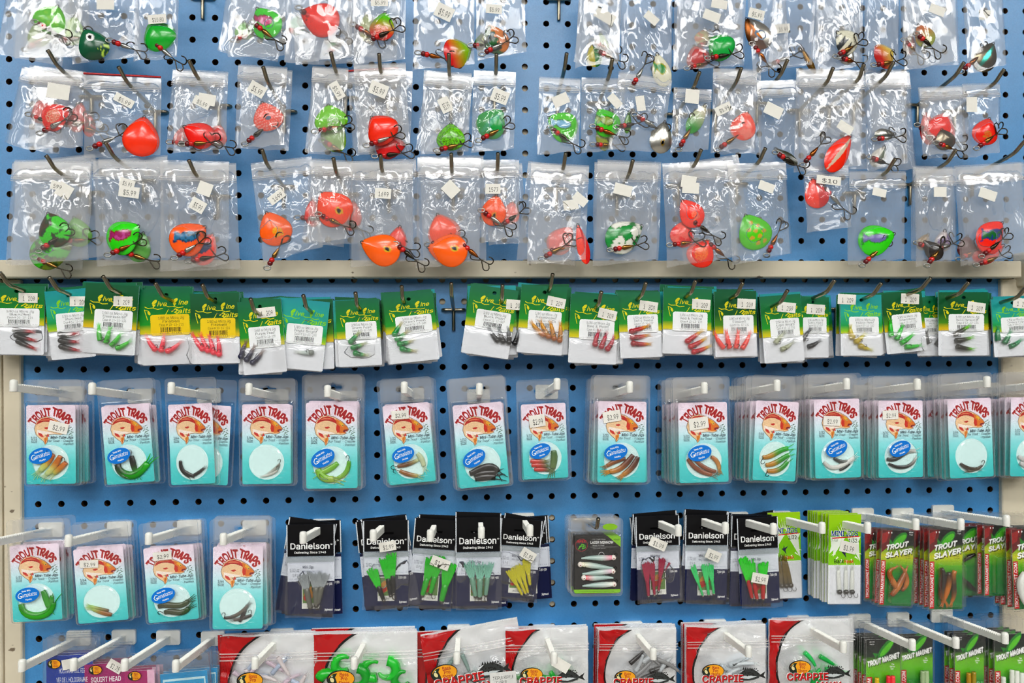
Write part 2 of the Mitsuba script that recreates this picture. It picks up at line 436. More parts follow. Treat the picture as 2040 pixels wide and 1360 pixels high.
def plastic_hook(tx, ty, label, L=0.112):
    """A white moulded hook with a toothed arm and a knob; the knob's top is seen at (tx, ty)."""
    t = thing('plastic_hook', label, 'hook', 'white toothed plastic hooks')
    top = at(tx, ty, L)
    end = top - np.array([0, 0, 0.0075])
    base = end - ARM * (L / math.cos(TILT) - 0.003)
    A = np.array([1, 0, 0]); N = np.cross(A, ARM); N = N if N[2] > 0 else -N
    M = np.eye(4); M[:3, 0], M[:3, 1], M[:3, 2], M[:3, 3] = A, -ARM, N, base
    n, prof = 28, []
    for k in range(n):
        y = -0.012 - k * (L - 0.022) / n
        prof += [(y, 0.0026), (y - 0.0011, 0.0045), (y - 0.0024, 0.0026)]
    prof = [(0.0, 0.0034)] + prof + [(-(L - 0.004), 0.0026), (-(L - 0.004), -0.0034), (0.0, -0.0040)]
    g = G()
    P = Polygon(prof)
    v, f = fill(P)
    for x in (-0.0026, 0.0026):
        g.raw(np.c_[np.full(len(v), x), v], f, lin(WHITE))
    q = np.array(P.exterior.coords)[:-1]; m = len(q); i = np.arange(m); j = (i + 1) % m
    g.raw(np.vstack([np.c_[np.full(m, -0.0026), q], np.c_[np.full(m, 0.0026), q]]), np.vstack([np.stack([i, j, j + m], 1), np.stack([i, j + m, i + m], 1)]), lin(WHITE))
    put(t, 'arm', g.ply('white_plastic'), M)
    k = np.array([0, -L + 0.004, 0.0])
    put(t, 'knob', G().tube([k + [0, 0, -0.0040], k + [0, 0, -0.0034], k + [0, -0.0006, 0.002], k + [0, -0.001, 0.0062], k + [0, -0.001, 0.0078], k + [0, -0.001, 0.0084]], [0.0024, 0.0035, 0.0036, 0.0036, 0.0029, 0.0008], WHITE, 12).ply('white_plastic', True), M)
    g = G().slab(rrect(-0.0132, -0.007, 0.0132, 0.0095, 0.002), -0.0035, -0.0004, WHITE)
    B = np.eye(4); B[:3, 3] = [base[0], 0, base[2]]
    put(t, 'back_plate', g.ply('white_plastic'), B)
    return t


WIRE = [  # (row words, [(tip x, tip y, lean mm)], arm)
    ('top edge of the photo', [(359, -98, 0), (1127, -92, 0)], 0.06),
    ('second bag row', [(95, 100, -4), (236, 133, -4), (376, 120, -4), (524, 133, -2), (659, 104, -2), (755, 107, 0), (894, 107, 0), (989, 107, 0), (1129, 106, 1), (1220, 117, 1), (1394, 143, 3), (1477, 135, 2),
                                 (1569, 119, 3), (1660, 135, 2), (1721, 128, 0), (1780, 124, 3), (1921, 124, 4), (2001, 138, 4)], 0.075),
    ('third bag row', [(92, 310, -4), (210, 284, -4), (376, 319, -3), (522, 298, -2), (664, 315, -1), (758, 309, 0), (899, 306, 0), (992, 305, 0), (1127, 305, 1), (1261, 319, 2), (1397, 298, 3), (1525, 295, 3), (1784, 316, 4), (1905, 298, 4), (2043, 280, 6)], 0.075),
    ('row of green header packets', [(0, 543, -3), (98, 552, -3), (205, 550, -3), (309, 564, -3), (403, 567, -2), (499, 595, -1), (604, 588, -1), (708, 583, 0), (800, 570, 0), (899, 564, 0), (1001, 568, 0), (1101, 546, 1), (1198, 581, 1),
                                     (1287, 563, 2), (1386, 559, 2), (1480, 563, 3), (1569, 578, 3), (1663, 558, 4), (1756, 564, 4), (1854, 553, 5), (1930, 562, 4), (2046, 570, 4)], 0.088),
    ('small lure blister with black card', [(1192, 1033, 0)], 0.10),
]
for words, tips, arm in WIRE:
    for k, (x, y, lean) in enumerate(tips):
        if words.startswith('small'):
            lab = 'bent steel peg hook carrying the small minnow lure blister with black card'
        elif (x, y) == (899, 564):
            lab = 'empty steel peg hook standing bare between two groups of green header packets'
        elif words.startswith('top'):
            lab = f'short bare steel hook at the top edge, {"left" if k == 0 else "right"} of the two'
        else:
            lab = f'bent steel peg hook, {ORD[k]} from the left along the {words}'
        wire_hook(x, y, lab, arm, lean * 0.001)
PLASTIC = [
    ('upper row of fish card blisters', [(25, 757), (182, 763), (340, 762), (495, 764), (652, 768), (805, 761), (955, 764), (1110, 754), (1255, 760), (1404, 762), (1549, 757), (1688, 754), (1829, 755), (1968, 750), (2110, 750)]),
    ('lower row of mixed lure packs', [(-22, 1068), (135, 1066), (295, 1062), (444, 1063), (603, 1060), (743, 1056), (857, 1056), (959, 1050), (1056, 1046), (1352, 1046), (1446, 1041), (1542, 1043), (1639, 1041), (1730, 1041), (1826, 1034), (1916, 1034), (2007, 1027)]),
    ('bottom row of packs', [(42, 1315), (145, 1313), (247, 1314), (349, 1316), (507, 1310), (705, 1310), (910, 1300), (1104, 1300), (1302, 1292), (1492, 1287), (1681, 1278), (1819, 1274), (1906, 1270), (2004, 1261)]),
]
for words, tips in PLASTIC:
    for k, (x, y) in enumerate(tips):
        plastic_hook(x, y, f'white toothed plastic hook, {ORD[k]} from the left along the {words}')

# ------------------------------------------------------------------ clear zip bags, each with a spinner lure inside
_rng = np.random.default_rng(7)


def crumple(x, z, seed, amp=1.0):
    """Creases of thin film, in metres, at points in metres."""
    r = np.random.default_rng(seed)
    out = np.zeros(np.shape(x))
    for k, (a, fx, fz) in enumerate(((0.0022, 50, 13), (0.0016, 110, 26), (0.0008, 210, 70))):
        th = r.uniform(-0.5, 0.5); c, s = math.cos(th), math.sin(th)
        u, v = c * x + s * z, -s * x + c * z
        n = vnoise(u * fx, v * fz, seed * 7 + k)
        out = out + a * (1 - np.abs(2 * n - 1)) ** 1.6
    return out * amp


def film_sheet(w, h, seed, side, bulge, amp, nx=30, nz=42, flare=0.0, slump=0.0):
    """One face of a bag: x across, z from 0 down to -h; side -1 front, +1 back."""
    u, t = np.meshgrid(np.linspace(-1, 1, nx), np.linspace(0, 1, nz))
    x = u * w / 2 * (1 + flare * t) + 0.05 * w * (vnoise(t * 3, u * 0 + 2, seed) - 0.5) * t * 2
    z = -t * h - slump * h * (u * t) + 0.055 * h * (vnoise(u * 2.5, t * 0 + 9, seed + 3) - 0.5) * t
    free = np.clip((1 - u * u) * 3, 0, 1)
    y = side * (0.0008 + bulge * np.sin(np.clip((t - 0.12) / 0.86, 0, 1) * math.pi) ** 0.8 * (1 - u * u) * (0.35 + 0.65 * t))
    calm = 0.72 - 0.45 * np.clip((t - 0.50) / 0.22, 0, 1)                # the film lies smooth over the lure
    y = y + crumple(x, z, seed, amp) * calm * side * (0.25 + 0.75 * free) * np.clip((t - 0.06) * 6, 0.12, 1)
    v = np.stack([x, y, z], -1).reshape(-1, 3)
    i, j = np.meshgrid(np.arange(nz - 1), np.arange(nx - 1), indexing='ij')
    q = np.stack([i * nx + j, (i + 1) * nx + j, (i + 1) * nx + j + 1, i * nx + j + 1], -1).reshape(-1, 4)
    return v, np.vstack([q[:, [0, 1, 2]], q[:, [0, 2, 3]]])


def price_sticker(parent, x, y, z, w, h, tilt, text, M, name='price_sticker', yaw=0):
    g = G().slab(sbox(-w / 2, -h / 2, w / 2, h / 2), -0.00012, 0.0001, (236, 234, 226))
    X = M @ xform((x, y, z), tilt, yaw)
    key = put(parent, name, g.ply('print'), X)
    if text:
        put(key, 'printed_price', G().text(text, 0.04 * w, -0.32 * h, 0.46 * h, (70, 68, 66), -0.0002, False, 0.5, 0.62 * w).ply('print'), X)
    return key


def blade_shape(th):
    """Teardrop outline, tip up; radius by angle from the tip."""
    x = np.sin(th) * (1 - 0.30 * np.cos(th)) * 1.0
    z = np.cos(th) * 1.0
    x = np.sin(th) * (0.97 - 0.33 * np.cos(th) - 0.10 * np.cos(2 * th))
    return x, z


def pattern(kind, cols, u, v, seed, rot=0.0):
    """Paint of a blade: colours at local points u (right), v (towards the tip), each from -1 to 1."""
    c = [lin(k) for k in cols]
    out = np.broadcast_to(c[0], (*u.shape, 3)).copy()

    def where(m, k):
        out[m] = c[k]
    if kind == 'eye':
        d = np.hypot(u - 0.15, (v + 0.35)); where((d < 0.21) & (np.sin(np.arctan2(v + 0.35, u - 0.15) * 9) > -0.5), 1); where(d < 0.12, 2)
    elif kind == 'bigeye':
        d = np.hypot(u - 0.1, v - 0.35); out[:] = c[0] * np.clip(0.8 + 0.5 * v, 0.25, 1)[..., None]; where(d < 0.27, 1); where(d < 0.13, 2)
        m = (v < -0.35) & (u > 0.1); where(m & (meshkit.noise(np.stack([u * 9, v * 9, u * 0], -1), seed) > 0.6), 3)
    elif kind == 'dots':
        a, b = u * 5.5 + v * 0.0, v * 5.5; a = a + 0.5 * (np.floor(b) % 2); where(np.hypot(a - np.floor(a) - 0.5, b - np.floor(b) - 0.5) < 0.27, 1)
    elif kind == 'patch':
        m = np.hypot(u - 0.1, (v + 0.3) * 1.1) < 0.36; a, b = u * 9, v * 9; where(m & (np.hypot(a - np.floor(a) - 0.5, b - np.floor(b) - 0.5) < 0.40), 1)
    elif kind == 'spots':
        for k in range(9):
            a, b = [(0, .5), (-.35, .2), (.3, .2), (0, .0), (-.4, -.25), (.1, -.35), (.5, -.2), (-.15, -.65), (.3, -.7)][k]
            where(np.hypot((u - a) * 1.0, (v - b) * 1.5) < 0.15, 1)
    elif kind == 'scale':
        a, b = u * 7 + v * 7, u * 7 - v * 7; where((np.abs(a - np.floor(a) - 0.5) > 0.30) | (np.abs(b - np.floor(b) - 0.5) > 0.30), 1)
    elif kind == 'net':
        out[:] = c[0]; a, b = (u + v) * 6, (u - v) * 6; where((np.hypot(u, v + 0.05) < 0.5) & ((np.abs(a - np.floor(a) - 0.5) > 0.36) | (np.abs(b - np.floor(b) - 0.5) > 0.36)), 1)
    elif kind == 'fade':
        t = np.clip(v * 0.9 + 0.5, 0, 1)[..., None]; out[:] = c[1] * (1 - t) + c[0] * t
        if len(c) > 2:
            a, b = (u + v) * 7, (u - v) * 7; where((v < 0.0) & (np.abs(u) < 0.6) & ((np.abs(a - np.floor(a) - 0.5) > 0.33) | (np.abs(b - np.floor(b) - 0.5) > 0.33)), 2)
    elif kind == 'tiger':
        where(u + 0.15 * np.sin(v * 14) < 0.02, 1); where((u + 0.3 * np.abs(np.sin(v * 9)) < 0.15) & (np.sin(v * 9) > -0.2), 2)
    elif kind == 'half':
        where(u > 0.05 + 0.1 * v, 1)
    elif kind == 'fish':                                                 # swims level however the blade is turned
        a = math.radians(rot); u, v = (u * math.cos(a) + v * math.sin(a)) * 1.1, (-u * math.sin(a) + v * math.cos(a)) * 1.1
        body = (u * 1.15 / 0.62) ** 2 + ((v - 0.05 - 0.25 * u * u) / 0.32) ** 2; tail = (u < -0.42) & (u > -0.85) & (np.abs(v - 0.12) < (-u - 0.38) * 0.75)
        edge = (body < 1.4) | ((u < -0.36) & (u > -0.9) & (np.abs(v - 0.12) < (-u - 0.28) * 0.75)); where(edge, 2); where((body < 0.92) | tail, 1)
        m = (body < 0.9) & (meshkit.noise(np.stack([u * 6, v * 6, u * 0 + 3], -1), seed) > 0.6)
        if len(c) > 3:
            where(m, 3)
    elif kind == 'streak':
        where(np.abs(u * 0.9 - v * 0.15) < 0.20 * (1 - v * v), 1)
    elif kind == 'blotch':
        n = meshkit.fbm(np.stack([u * 2.2 + 7, v * 2.2, u * 0 + seed], -1), 3, seed)
        where(n > 0.53, 1)
        if len(c) > 2:
            where(n > 0.62, 2)
    return out


def make_blade(w, l, kind, cols, seed, rot=0.0):
    nr, na = (15, 56) if kind != 'plain' else (7, 44)
    th = np.arange(na) * 2 * np.pi / na
    bx, bz = blade_shape(th)
    rho = np.linspace(0, 1, nr)[1:]
    X = np.r_[0, (rho[:, None] * bx).ravel()]; Z = np.r_[0, (rho[:, None] * bz).ravel()]
    rr = np.r_[0, np.repeat(rho, na)]
    col = pattern(kind, cols, X, Z, seed, rot)
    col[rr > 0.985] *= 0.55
    Y = -(1 - rr ** 2.2) * 0.16 * w
    v = np.stack([X * w / 2, Y, Z * l / 2], 1)
    f = [[0, 1 + k, 1 + (k + 1) % na] for k in range(na)]
    for r in range(nr - 2):
        a = 1 + r * na
        for k in range(na):
            b = (k + 1) % na
            f += [[a + k, a + na + k, a + na + b], [a + k, a + na + b, a + b]]
    return v, np.array(f), col


def hook_curve(p, size, ang, spread=0.0):
    """A fish hook's wire from the eye p: shank, bend, point."""
    t = np.linspace(0, 1, 20)
    sh = np.array([[0, 0], [0, -0.55]]); a = np.linspace(0, math.pi * 1.05, 12)
    arc = np.stack([0.22 - 0.22 * np.cos(a), -0.55 - 0.24 * np.sin(a)], 1)
    q = np.vstack([sh, arc[1:], [[0.42, -0.36]]]) * size
    c, s = math.cos(ang), math.sin(ang)
    return np.stack([p[0] + c * q[:, 0] - s * q[:, 1], np.full(len(q), p[1]) - spread * q[:, 0], p[2] + s * q[:, 0] + c * q[:, 1]], 1)


METALS = {'silver': (205, 205, 200), 'gold': (176, 138, 84), 'copper': (176, 112, 60), 'dark': (92, 86, 76)}


def spinner(label, group, h, cx, cy, w, l, rot, kind, cols, seed, body='gold', ang=None, tilt_y=0.0, beads=((214, 34, 30), (120, 12, 22)), name='spinner_lure', hook=True, metal=False, blen=None, shaft=None):
    """A blade of w x l pixels at (cx, cy), with its shaft, beads, swivel and treble hook lying in the foot of the bag."""
    r = np.random.default_rng(seed)
    t = thing(name, label, 'fishing lure', group)
    m = mpp(cx, cy, h)
    W, Lb = w * m, l * m
    v, f, c = make_blade(W, Lb, kind, cols, seed, rot)
    M = xform(at(cx, cy, h), rot, tilt_y, 0)
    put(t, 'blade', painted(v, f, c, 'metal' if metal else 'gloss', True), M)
    tipz = Lb / 2
    put(t, 'ring', G().tube(np.array([[0.0016 * math.cos(a), -0.0006, tipz - 0.001 + 0.0022 * math.sin(a)] for a in np.linspace(0, 2 * math.pi, 13)]), 0.0004, METALS['dark'], 6).ply('metal', True), M)
    # shaft across the foot of the blade
    ang = r.uniform(-35, 35) if ang is None else ang
    a = math.radians(ang); d = np.array([math.cos(a), 0, math.sin(a)])
    ln = (blen or min(max(w, l) * 0.85, 50)) * m
    q0 = (at(*shaft, h) - np.array([0, 0.001, 0])) if shaft else at(cx, cy + 0.40 * min(w, l), h) - np.array([0, 0.0035, 0])
    s0, s1 = q0 - d * ln / 2, q0 + d * ln / 2
    g = G(); n = 9; prof = [0.15, 0.7, 1.0, 1.0, 0.92, 0.8, 0.66, 0.5, 0.3]
    body = body if body != 'gold' else ('gold', 'silver', 'dark', 'gold', 'copper')[seed % 5]
    put(t, 'body', g.tube([s0 + (s1 - s0) * (0.32 + 0.5 * k / 8) for k in range(9)], [0.0026 * p for p in prof], METALS[body], 10).ply('metal', True))
    put(t, 'shaft', G().tube(smooth_path([s0, (s0 + s1) / 2, s1], 5), 0.0005, METALS['dark'], 6).ply('metal', True))
    for k, bc in enumerate(beads):
        put(t, 'bead', G().ball(s0 + (s1 - s0) * (0.26 - 0.15 * k), 0.0029, bc, 2).ply('gloss', True))
    put(t, 'swivel', G().tube(np.array([s0 + np.array([0.0022 * math.cos(b) * (1.6 if True else 1), -0.0004, 0.0022 * math.sin(b)]) - d * 0.003 for b in np.linspace(0, 2 * math.pi, 15)]), 0.0008, METALS['silver'], 6).ply('metal', True))
    if hook:
        g = G()
        for k in range(3):
            b = a + math.pi / 2 + (0.0, 2.1, -2.0)[k] * 0.35
            pts = hook_curve(s1, 0.0155, b + (0.2, 0, 0)[k], (0.6, -0.5, 0)[k])
            if k == 1:
                pts[:, 0] = 2 * s1[0] - pts[:, 0]
            g.tube(pts, 0.0006, METALS['dark'], 6)
        put(t, 'treble_hook', g.ply('metal', True))
    return t


def zip_bag(label, h, x0, y0, x1, y1, tilt, seed, stickers=(), stripe=False, bulge=0.004, haze=True, amp=1.0, slump=0.0, pitch=0.0, group='clear zip bags of spinner lures'):
    """A bag whose front seems to span x0..x1, y0..y1 in the photograph, hanging h in front of the board."""
    t = thing('zip_bag', label, 'bag', group)
    cx = (x0 + x1) / 2
    m = mpp(cx, (y0 + y1) / 2, h); w, l = (x1 - x0) * m, (y1 - y0) * m
    M = xform(at(cx, y0, h), tilt, 0, pitch)
    v, f = film_sheet(w, l, seed, -1, bulge, amp, slump=slump)
    put(t, 'front_sheet', clear(v, f, 'film', True), M)
    v, f = film_sheet(w, l, seed + 50, 1, bulge * 0.5, amp, 22, 32, slump=slump)
    put(t, 'back_sheet', clear(v, f, 'film_back', True), M)
    g = G(); zt = 0.17 * l                                               # zip band and lip
    g.flat([(-w / 2, -0.002), (w / 2, -0.002), (w / 2, -zt), (-w / 2, -zt)], [[0, 1, 2], [0, 2, 3]], lin(WHITE), -0.0012)
    put(t, 'lip', clear(*g.arrays()[:2], 'film_band'), M)
    g = G()
    for k in range(3):
        z = -zt + 0.0018 * (k - 1)
        g.tube([(-w / 2, -0.002, z), (0, -0.0023, z - 0.0004), (w / 2, -0.002, z)], 0.0005, WHITE, 6)
    put(t, 'zip', clear(*g.arrays()[:2], 'film_band', True), M)
    if stripe:
        put(t, 'red_stripe', G().tube([(-w / 2, -0.002, -0.001), (w / 2, -0.002, -0.001)], 0.0011, (196, 40, 52), 6).ply('gloss', True), M)
    for (sx, sy, sw, sh, st, tx) in stickers:
        p = at(sx, sy, h + bulge * 0.6 + 0.004); k = mpp(sx, sy, h + 0.006)
        price_sticker(t, 0, 0, 0, sw * k, sh * k, st, tx, xform(p))
    return t

LIME, GREEN, ORANGE, REDOR, RED, SALMON = (112, 208, 22), (14, 170, 74), (255, 116, 10), (246, 58, 16), (226, 34, 34), (252, 118, 100)
DKG, YEL, PINK, SILV, GOLD, COP = (20, 70, 22), (226, 190, 20), (205, 50, 130), (206, 204, 196), (188, 150, 80), (150, 100, 62)
S = lambda x, y, w=37, h=20, t=20, s='$5.99': (x, y, w, h, t, s)
# row words, h of the front bag, bags: (what the bag shows, x0, y0, x1, y1, tilt, stickers, stripe, rear bags [(dx, dy, tilt)], lures [(words, cx, cy, w, l, rot, kind, colours, options)])
ROWS = [
 ('top bag row', 0.062, [
  ('two lime blades', 42, -70, 168, 116, 3, [], 0, [(-14, 6, 7), (8, -4, -2)], [('lime green', 102, 38, 58, 58, 25, 'spots', [LIME, (150, 220, 40)], dict(ang=-28)), ('pale lime', 145, 62, 46, 58, 10, 'blotch', [(150, 214, 30), (180, 220, 60)], dict(h=-6, ang=10)), ('dull olive', 78, 70, 44, 50, -10, 'plain', [(150, 190, 50)], dict(h=-12))]),
  ('a green fish eye blade', 134, -70, 270, 116, -2, [S(210, 8, 34, 22, 0, '')], 0, [], [('dark green with a big white eye,', 185, 88, 54, 64, -28, 'bigeye', [(20, 120, 84), WHITE, BLACK, (190, 220, 90)], dict(ang=-20, body='silver', sx=248, sy=92))]),
  ('a plain green blade', 272, -70, 356, 116, 2, [S(313, 38, 36, 18, -6, '$10.80')], 0, [], [('plain bright green', 316, 71, 60, 62, -32, 'plain', [(10, 186, 60)], dict(ang=-40, sx=330, sy=104))]),
  ('a lime blade with a pink fish', 466, -70, 586, 112, 4, [], 0, [(-2, 3, 6)], [('lime with a pink fish mark,', 530, 45, 54, 66, -32, 'fish', [(70, 220, 30), PINK, (120, 60, 60), (230, 140, 190)], dict(ang=-38)), ('lime with a blue dot', 487, 62, 34, 36, 0, 'eye', [(120, 205, 40), (40, 80, 160), (30, 60, 160)], dict(h=-6, ang=20))]),
  ('a big red blade with a copper body', 574, -70, 704, 122, 1, [], 0, [(8, 5, -3)], [('big scarlet', 637, 38, 62, 82, -68, 'plain', [(250, 48, 10)], dict(body='copper', ang=-38, sx=628, sy=42, blen=70)), ('teal glitter', 590, 51, 30, 38, 10, 'dots', [(20, 160, 130), (90, 200, 170)], dict(h=-6, ang=8)), ('small green and white', 668, 88, 34, 24, -40, 'half', [(40, 160, 60), WHITE], dict(h=-8, ang=35))]),
  ('a blade fading from green to red', 706, -60, 808, 120, 1, [S(756, 4, 34, 16, 0, '$5.99')], 0, [(-6, -6, 3)], [('green, yellow and red fading', 762, 53, 47, 56, 12, 'fade', [(110, 200, 20), (232, 40, 40), (250, 190, 180)], dict(ang=25)), ('yellow green', 730, 56, 26, 56, 0, 'fade', [(170, 190, 50), (190, 190, 60)], dict(h=-8, ang=-30, body='copper'))]),
  ('a red and yellow blade', 828, -80, 948, 132, 2, [S(885, 24, 36, 28, 25, '$5.99')], 0, [], [('red and yellow with a green spot,', 912, 105, 54, 56, 70, 'fade', [(150, 196, 20), (226, 40, 40)], dict(ang=-12, sx=862, sy=112))]),
  ('a green and orange tiger blade', 944, -80, 1042, 112, -2, [S(984, 18, 32, 18, 4, '$5.99')], 0, [], [('orange and dark green tiger striped', 987, 78, 46, 62, -28, 'tiger', [(226, 140, 40), (14, 110, 46), (10, 50, 26)], dict(ang=28)), ('small green', 958, 84, 24, 34, 10, 'half', [(20, 130, 60), (180, 190, 60)], dict(h=-6))]),
  ('a small green fish blade', 1156, -70, 1242, 132, 3, [S(1205, 32, 42, 22, 30, ''), ], 0, [(4, -4, 2)], [('green and yellow striped', 1183, 112, 28, 44, -12, 'half', [(200, 190, 50), (24, 140, 60)], dict(ang=-25, sx=1210, sy=112)), ('pale green', 1199, 86, 24, 40, -10, 'blotch', [(170, 200, 120), (60, 160, 80)], dict(h=-8, ang=-30))]),
  ('a slim white and green blade', 1240, -60, 1342, 172, 1, [S(1298, 36, 30, 17, 40, '')], 0, [], [('slim white and green', 1317, 140, 34, 68, -14, 'fish', [(226, 224, 205), (30, 150, 60), (190, 180, 40)], dict(ang=60, sx=1272, sy=150, body='silver'))]),
  ('plain green and clear red blades', 1352, -70, 1490, 134, 2, [S(1433, 8, 32, 18, 8, ''), S(1418, 32, 34, 20, 20, '')], 0, [(-8, -8, -1)], [('plain emerald green', 1435, 93, 52, 54, -48, 'plain', [(14, 182, 84)], dict(ang=10)), ('clear red', 1390, 114, 46, 46, -20, 'plain', [(206, 24, 30)], dict(h=-6, ang=15)), ('pale yellow', 1402, 76, 36, 34, 10, 'blotch', [(210, 200, 120), (230, 140, 60)], dict(h=-10))]),
  ('a folded copper and silver blade', 1486, -70, 1562, 138, -3, [S(1507, 28, 32, 20, 14, '$5.99')], 0, [], [('copper and silver', 1508, 66, 42, 72, -35, 'half', [COP, (215, 210, 200)], dict(ang=-52, metal=True, sx=1516, sy=112))]),
  ('a thin gold blade', 1540, -40, 1628, 136, 4, [S(1559, 57, 30, 18, -6, '$5.99')], 0, [], [('thin gold', 1611, 122, 15, 56, -32, 'half', [(150, 120, 74), GOLD], dict(ang=22, metal=True, sx=1558, sy=120))]),
  ('a white blade with a dark back', 1626, -70, 1724, 134, 0, [], 0, [(-5, -4, 2)], [('white with a dark back,', 1685, 82, 48, 52, -50, 'tiger', [(226, 224, 205), (226, 224, 205), (60, 66, 70)], dict(ang=30)), ('small silver', 1688, 112, 26, 34, 20, 'plain', [SILV], dict(h=-6, metal=True))]),
  ('a yellow and red blade', 1722, -60, 1792, 134, 0, [], 0, [], [('yellow and red fading', 1762, 111, 48, 42, 60, 'fade', [(220, 200, 110), (205, 44, 40)], dict(ang=10))]),
  ('a red edged yellow blade', 1788, -70, 1898, 132, -3, [S(1867, 20, 32, 18, 20, '')], 0, [(6, -4, 1)], [('yellow with a red edge,', 1841, 71, 38, 48, -30, 'fade', [(204, 120, 50), (170, 180, 60)], dict(ang=-40)), ('silver and red', 1812, 88, 26, 40, 10, 'half', [(196, 190, 180), (200, 50, 50)], dict(h=-6, ang=-45))]),
  ('a dark silver blade with a teal streak', 1914, -60, 1994, 140, -2, [S(1962, 30, 24, 20, 0, '')], 0, [], [('dark silver with a teal streak,', 1963, 114, 44, 62, 28, 'streak', [(150, 140, 120), (90, 210, 190)], dict(ang=40, metal=True, sx=1936, sy=124))]),
 ]),
 ('second bag row', 0.060, [
  ('several red netted blades', 68, 140, 170, 296, 2, [S(116, 182, 44, 30, 8, '')], 0, [(-22, 4, 10), (-6, -4, 4)], [('red with a net pattern,', 111, 232, 50, 64, 66, 'net', [(242, 44, 20), (236, 190, 160)], dict(ang=30)), ('plain red', 86, 222, 46, 48, -20, 'plain', [(232, 60, 50)], dict(h=-6)), ('narrow red', 156, 234, 34, 60, 12, 'plain', [(232, 34, 34)], dict(h=-9)), ('half hidden red', 178, 250, 22, 46, 0, 'plain', [(226, 30, 40)], dict(h=-12))]),
  ('one orange blade under a red stripe', 171, 149, 320, 310, 2, [S(247, 200, 40, 17, 28, '$5.99')], 1, [], [('bright orange red', 282, 272, 62, 80, 8, 'plain', [(255, 72, 12)], dict(ang=25, body='silver', sx=212, sy=282, blen=58))]),
  ('three plain red blades', 352, 140, 454, 300, 3, [S(402, 204, 34, 18, 26, '$5.99'), S(412, 198, 34, 22, 10, '')], 0, [(-6, 4, 2)], [('plain red tilted', 396, 268, 48, 62, -62, 'plain', [(246, 40, 20)], dict(ang=4)), ('dull red', 432, 270, 42, 44, 20, 'plain', [(222, 44, 44)], dict(h=-6)), ('shiny red', 364, 273, 34, 40, 0, 'plain', [(230, 50, 44)], dict(h=-8))]),
  ('a salmon blade with pale dots', 476, 131, 572, 292, 3, [S(512, 178, 34, 24, 30, '$5.99')], 0, [(10, 6, 0)], [('salmon with pale dots,', 533, 232, 54, 58, -20, 'dots', [(246, 112, 96), (252, 190, 180)], dict(ang=40, sx=512, sy=268))]),
  ('two lime blades', 623, 134, 694, 302, 3, [S(672, 180, 36, 18, 60, '$5.99')], 0, [(4, 6, 4)], [('lime with a white centre mark,', 659, 236, 60, 54, -10, 'patch', [(136, 214, 20), (220, 230, 215)], dict(ang=12)), ('olive lime', 667, 276, 48, 52, 40, 'plain', [(140, 190, 24)], dict(h=-6))]),
  ('glossy red blades under a red stripe', 705, 126, 808, 294, -2, [S(754, 178, 36, 26, 22, '$5.99')], 0, [(-14, 12, -2), (14, 14, 4)], [('glossy orange red', 760, 257, 60, 62, -40, 'plain', [(250, 64, 24)], dict(ang=20)), ('low red', 778, 292, 44, 60, 80, 'plain', [(226, 34, 40)], dict(h=-7))]),
  ('a lime scaled blade', 845, 143, 940, 304, 3, [S(887, 209, 22, 30, -25, '$5.99')], 0, [(5, 4, 5)], [('lime with dark scales,', 898, 273, 52, 54, 0, 'scale', [(90, 130, 20), (130, 214, 20)], dict(ang=15))]),
  ('a plain green blade', 944, 142, 1028, 300, 2, [S(996, 192, 34, 26, 20, '$5.99')], 0, [], [('plain sea green', 980, 245, 56, 64, 40, 'streak', [(14, 172, 84), (60, 180, 130)], dict(ang=28))]),
  ('a lime blade with a blue fish', 1074, 155, 1157, 306, 2, [S(1117, 199, 32, 22, -24, '')], 0, [], [('lime with a blue fish mark,', 1120, 251, 56, 64, -62, 'fish', [(96, 216, 20), (130, 190, 220), (70, 140, 40)], dict(ang=-35))]),
  ('green and yellow blades', 1158, 155, 1246, 298, 0, [S(1225, 201, 30, 17, 48, '')], 0, [], [('green with a dark outline,', 1208, 244, 50, 60, -32, 'fish', [(84, 210, 24), (150, 170, 60), (50, 120, 30)], dict(ang=-20)), ('yellow olive', 1204, 276, 44, 36, 80, 'plain', [(170, 180, 30)], dict(h=-6))]),
  ('a large silver blade', 1232, 150, 1340, 300, 8, [S(1276, 206, 18, 30, -8, '')], 0, [], [('large silver with a yellow eye,', 1318, 274, 42, 64, 12, 'eye', [(210, 208, 200), (220, 180, 30), BLACK], dict(ang=-30, metal=True, sx=1290, sy=244)), ('narrow green', 1251, 245, 14, 44, 6, 'plain', [(100, 160, 40)], dict(h=-4))]),
  ('a slim cream and green blade', 1342, 176, 1418, 302, 3, [S(1379, 192, 28, 28, 5, '')], 0, [], [('slim cream with a green foot,', 1388, 237, 28, 66, 32, 'fade', [(220, 214, 190), (50, 170, 60)], dict(ang=60, sx=1366, sy=272))]),
  ('a salmon pink blade', 1420, 136, 1508, 300, 2, [S(1441, 217, 34, 18, -26, '$5.99')], 0, [(8, 6, -2)], [('salmon pink striped', 1481, 251, 46, 58, 14, 'blotch', [(250, 112, 96), (252, 150, 136)], dict(ang=35, sx=1452, sy=282))]),
  ('dark lure bodies', 1506, 160, 1588, 336, -3, [S(1541, 220, 36, 24, 25, '')], 0, [], [('dark olive', 1566, 312, 18, 54, -52, 'plain', [(70, 74, 54)], dict(ang=-30))]),
  ('a long scarlet blade', 1585, 138, 1722, 336, 1, [S(1684, 254, 32, 18, 32, '')], 0, [(4, 3, -2)], [('long scarlet with a glitter strip,', 1671, 305, 42, 90, 36, 'streak', [(250, 60, 16), (220, 200, 180)], dict(ang=48, sx=1618, sy=306))]),
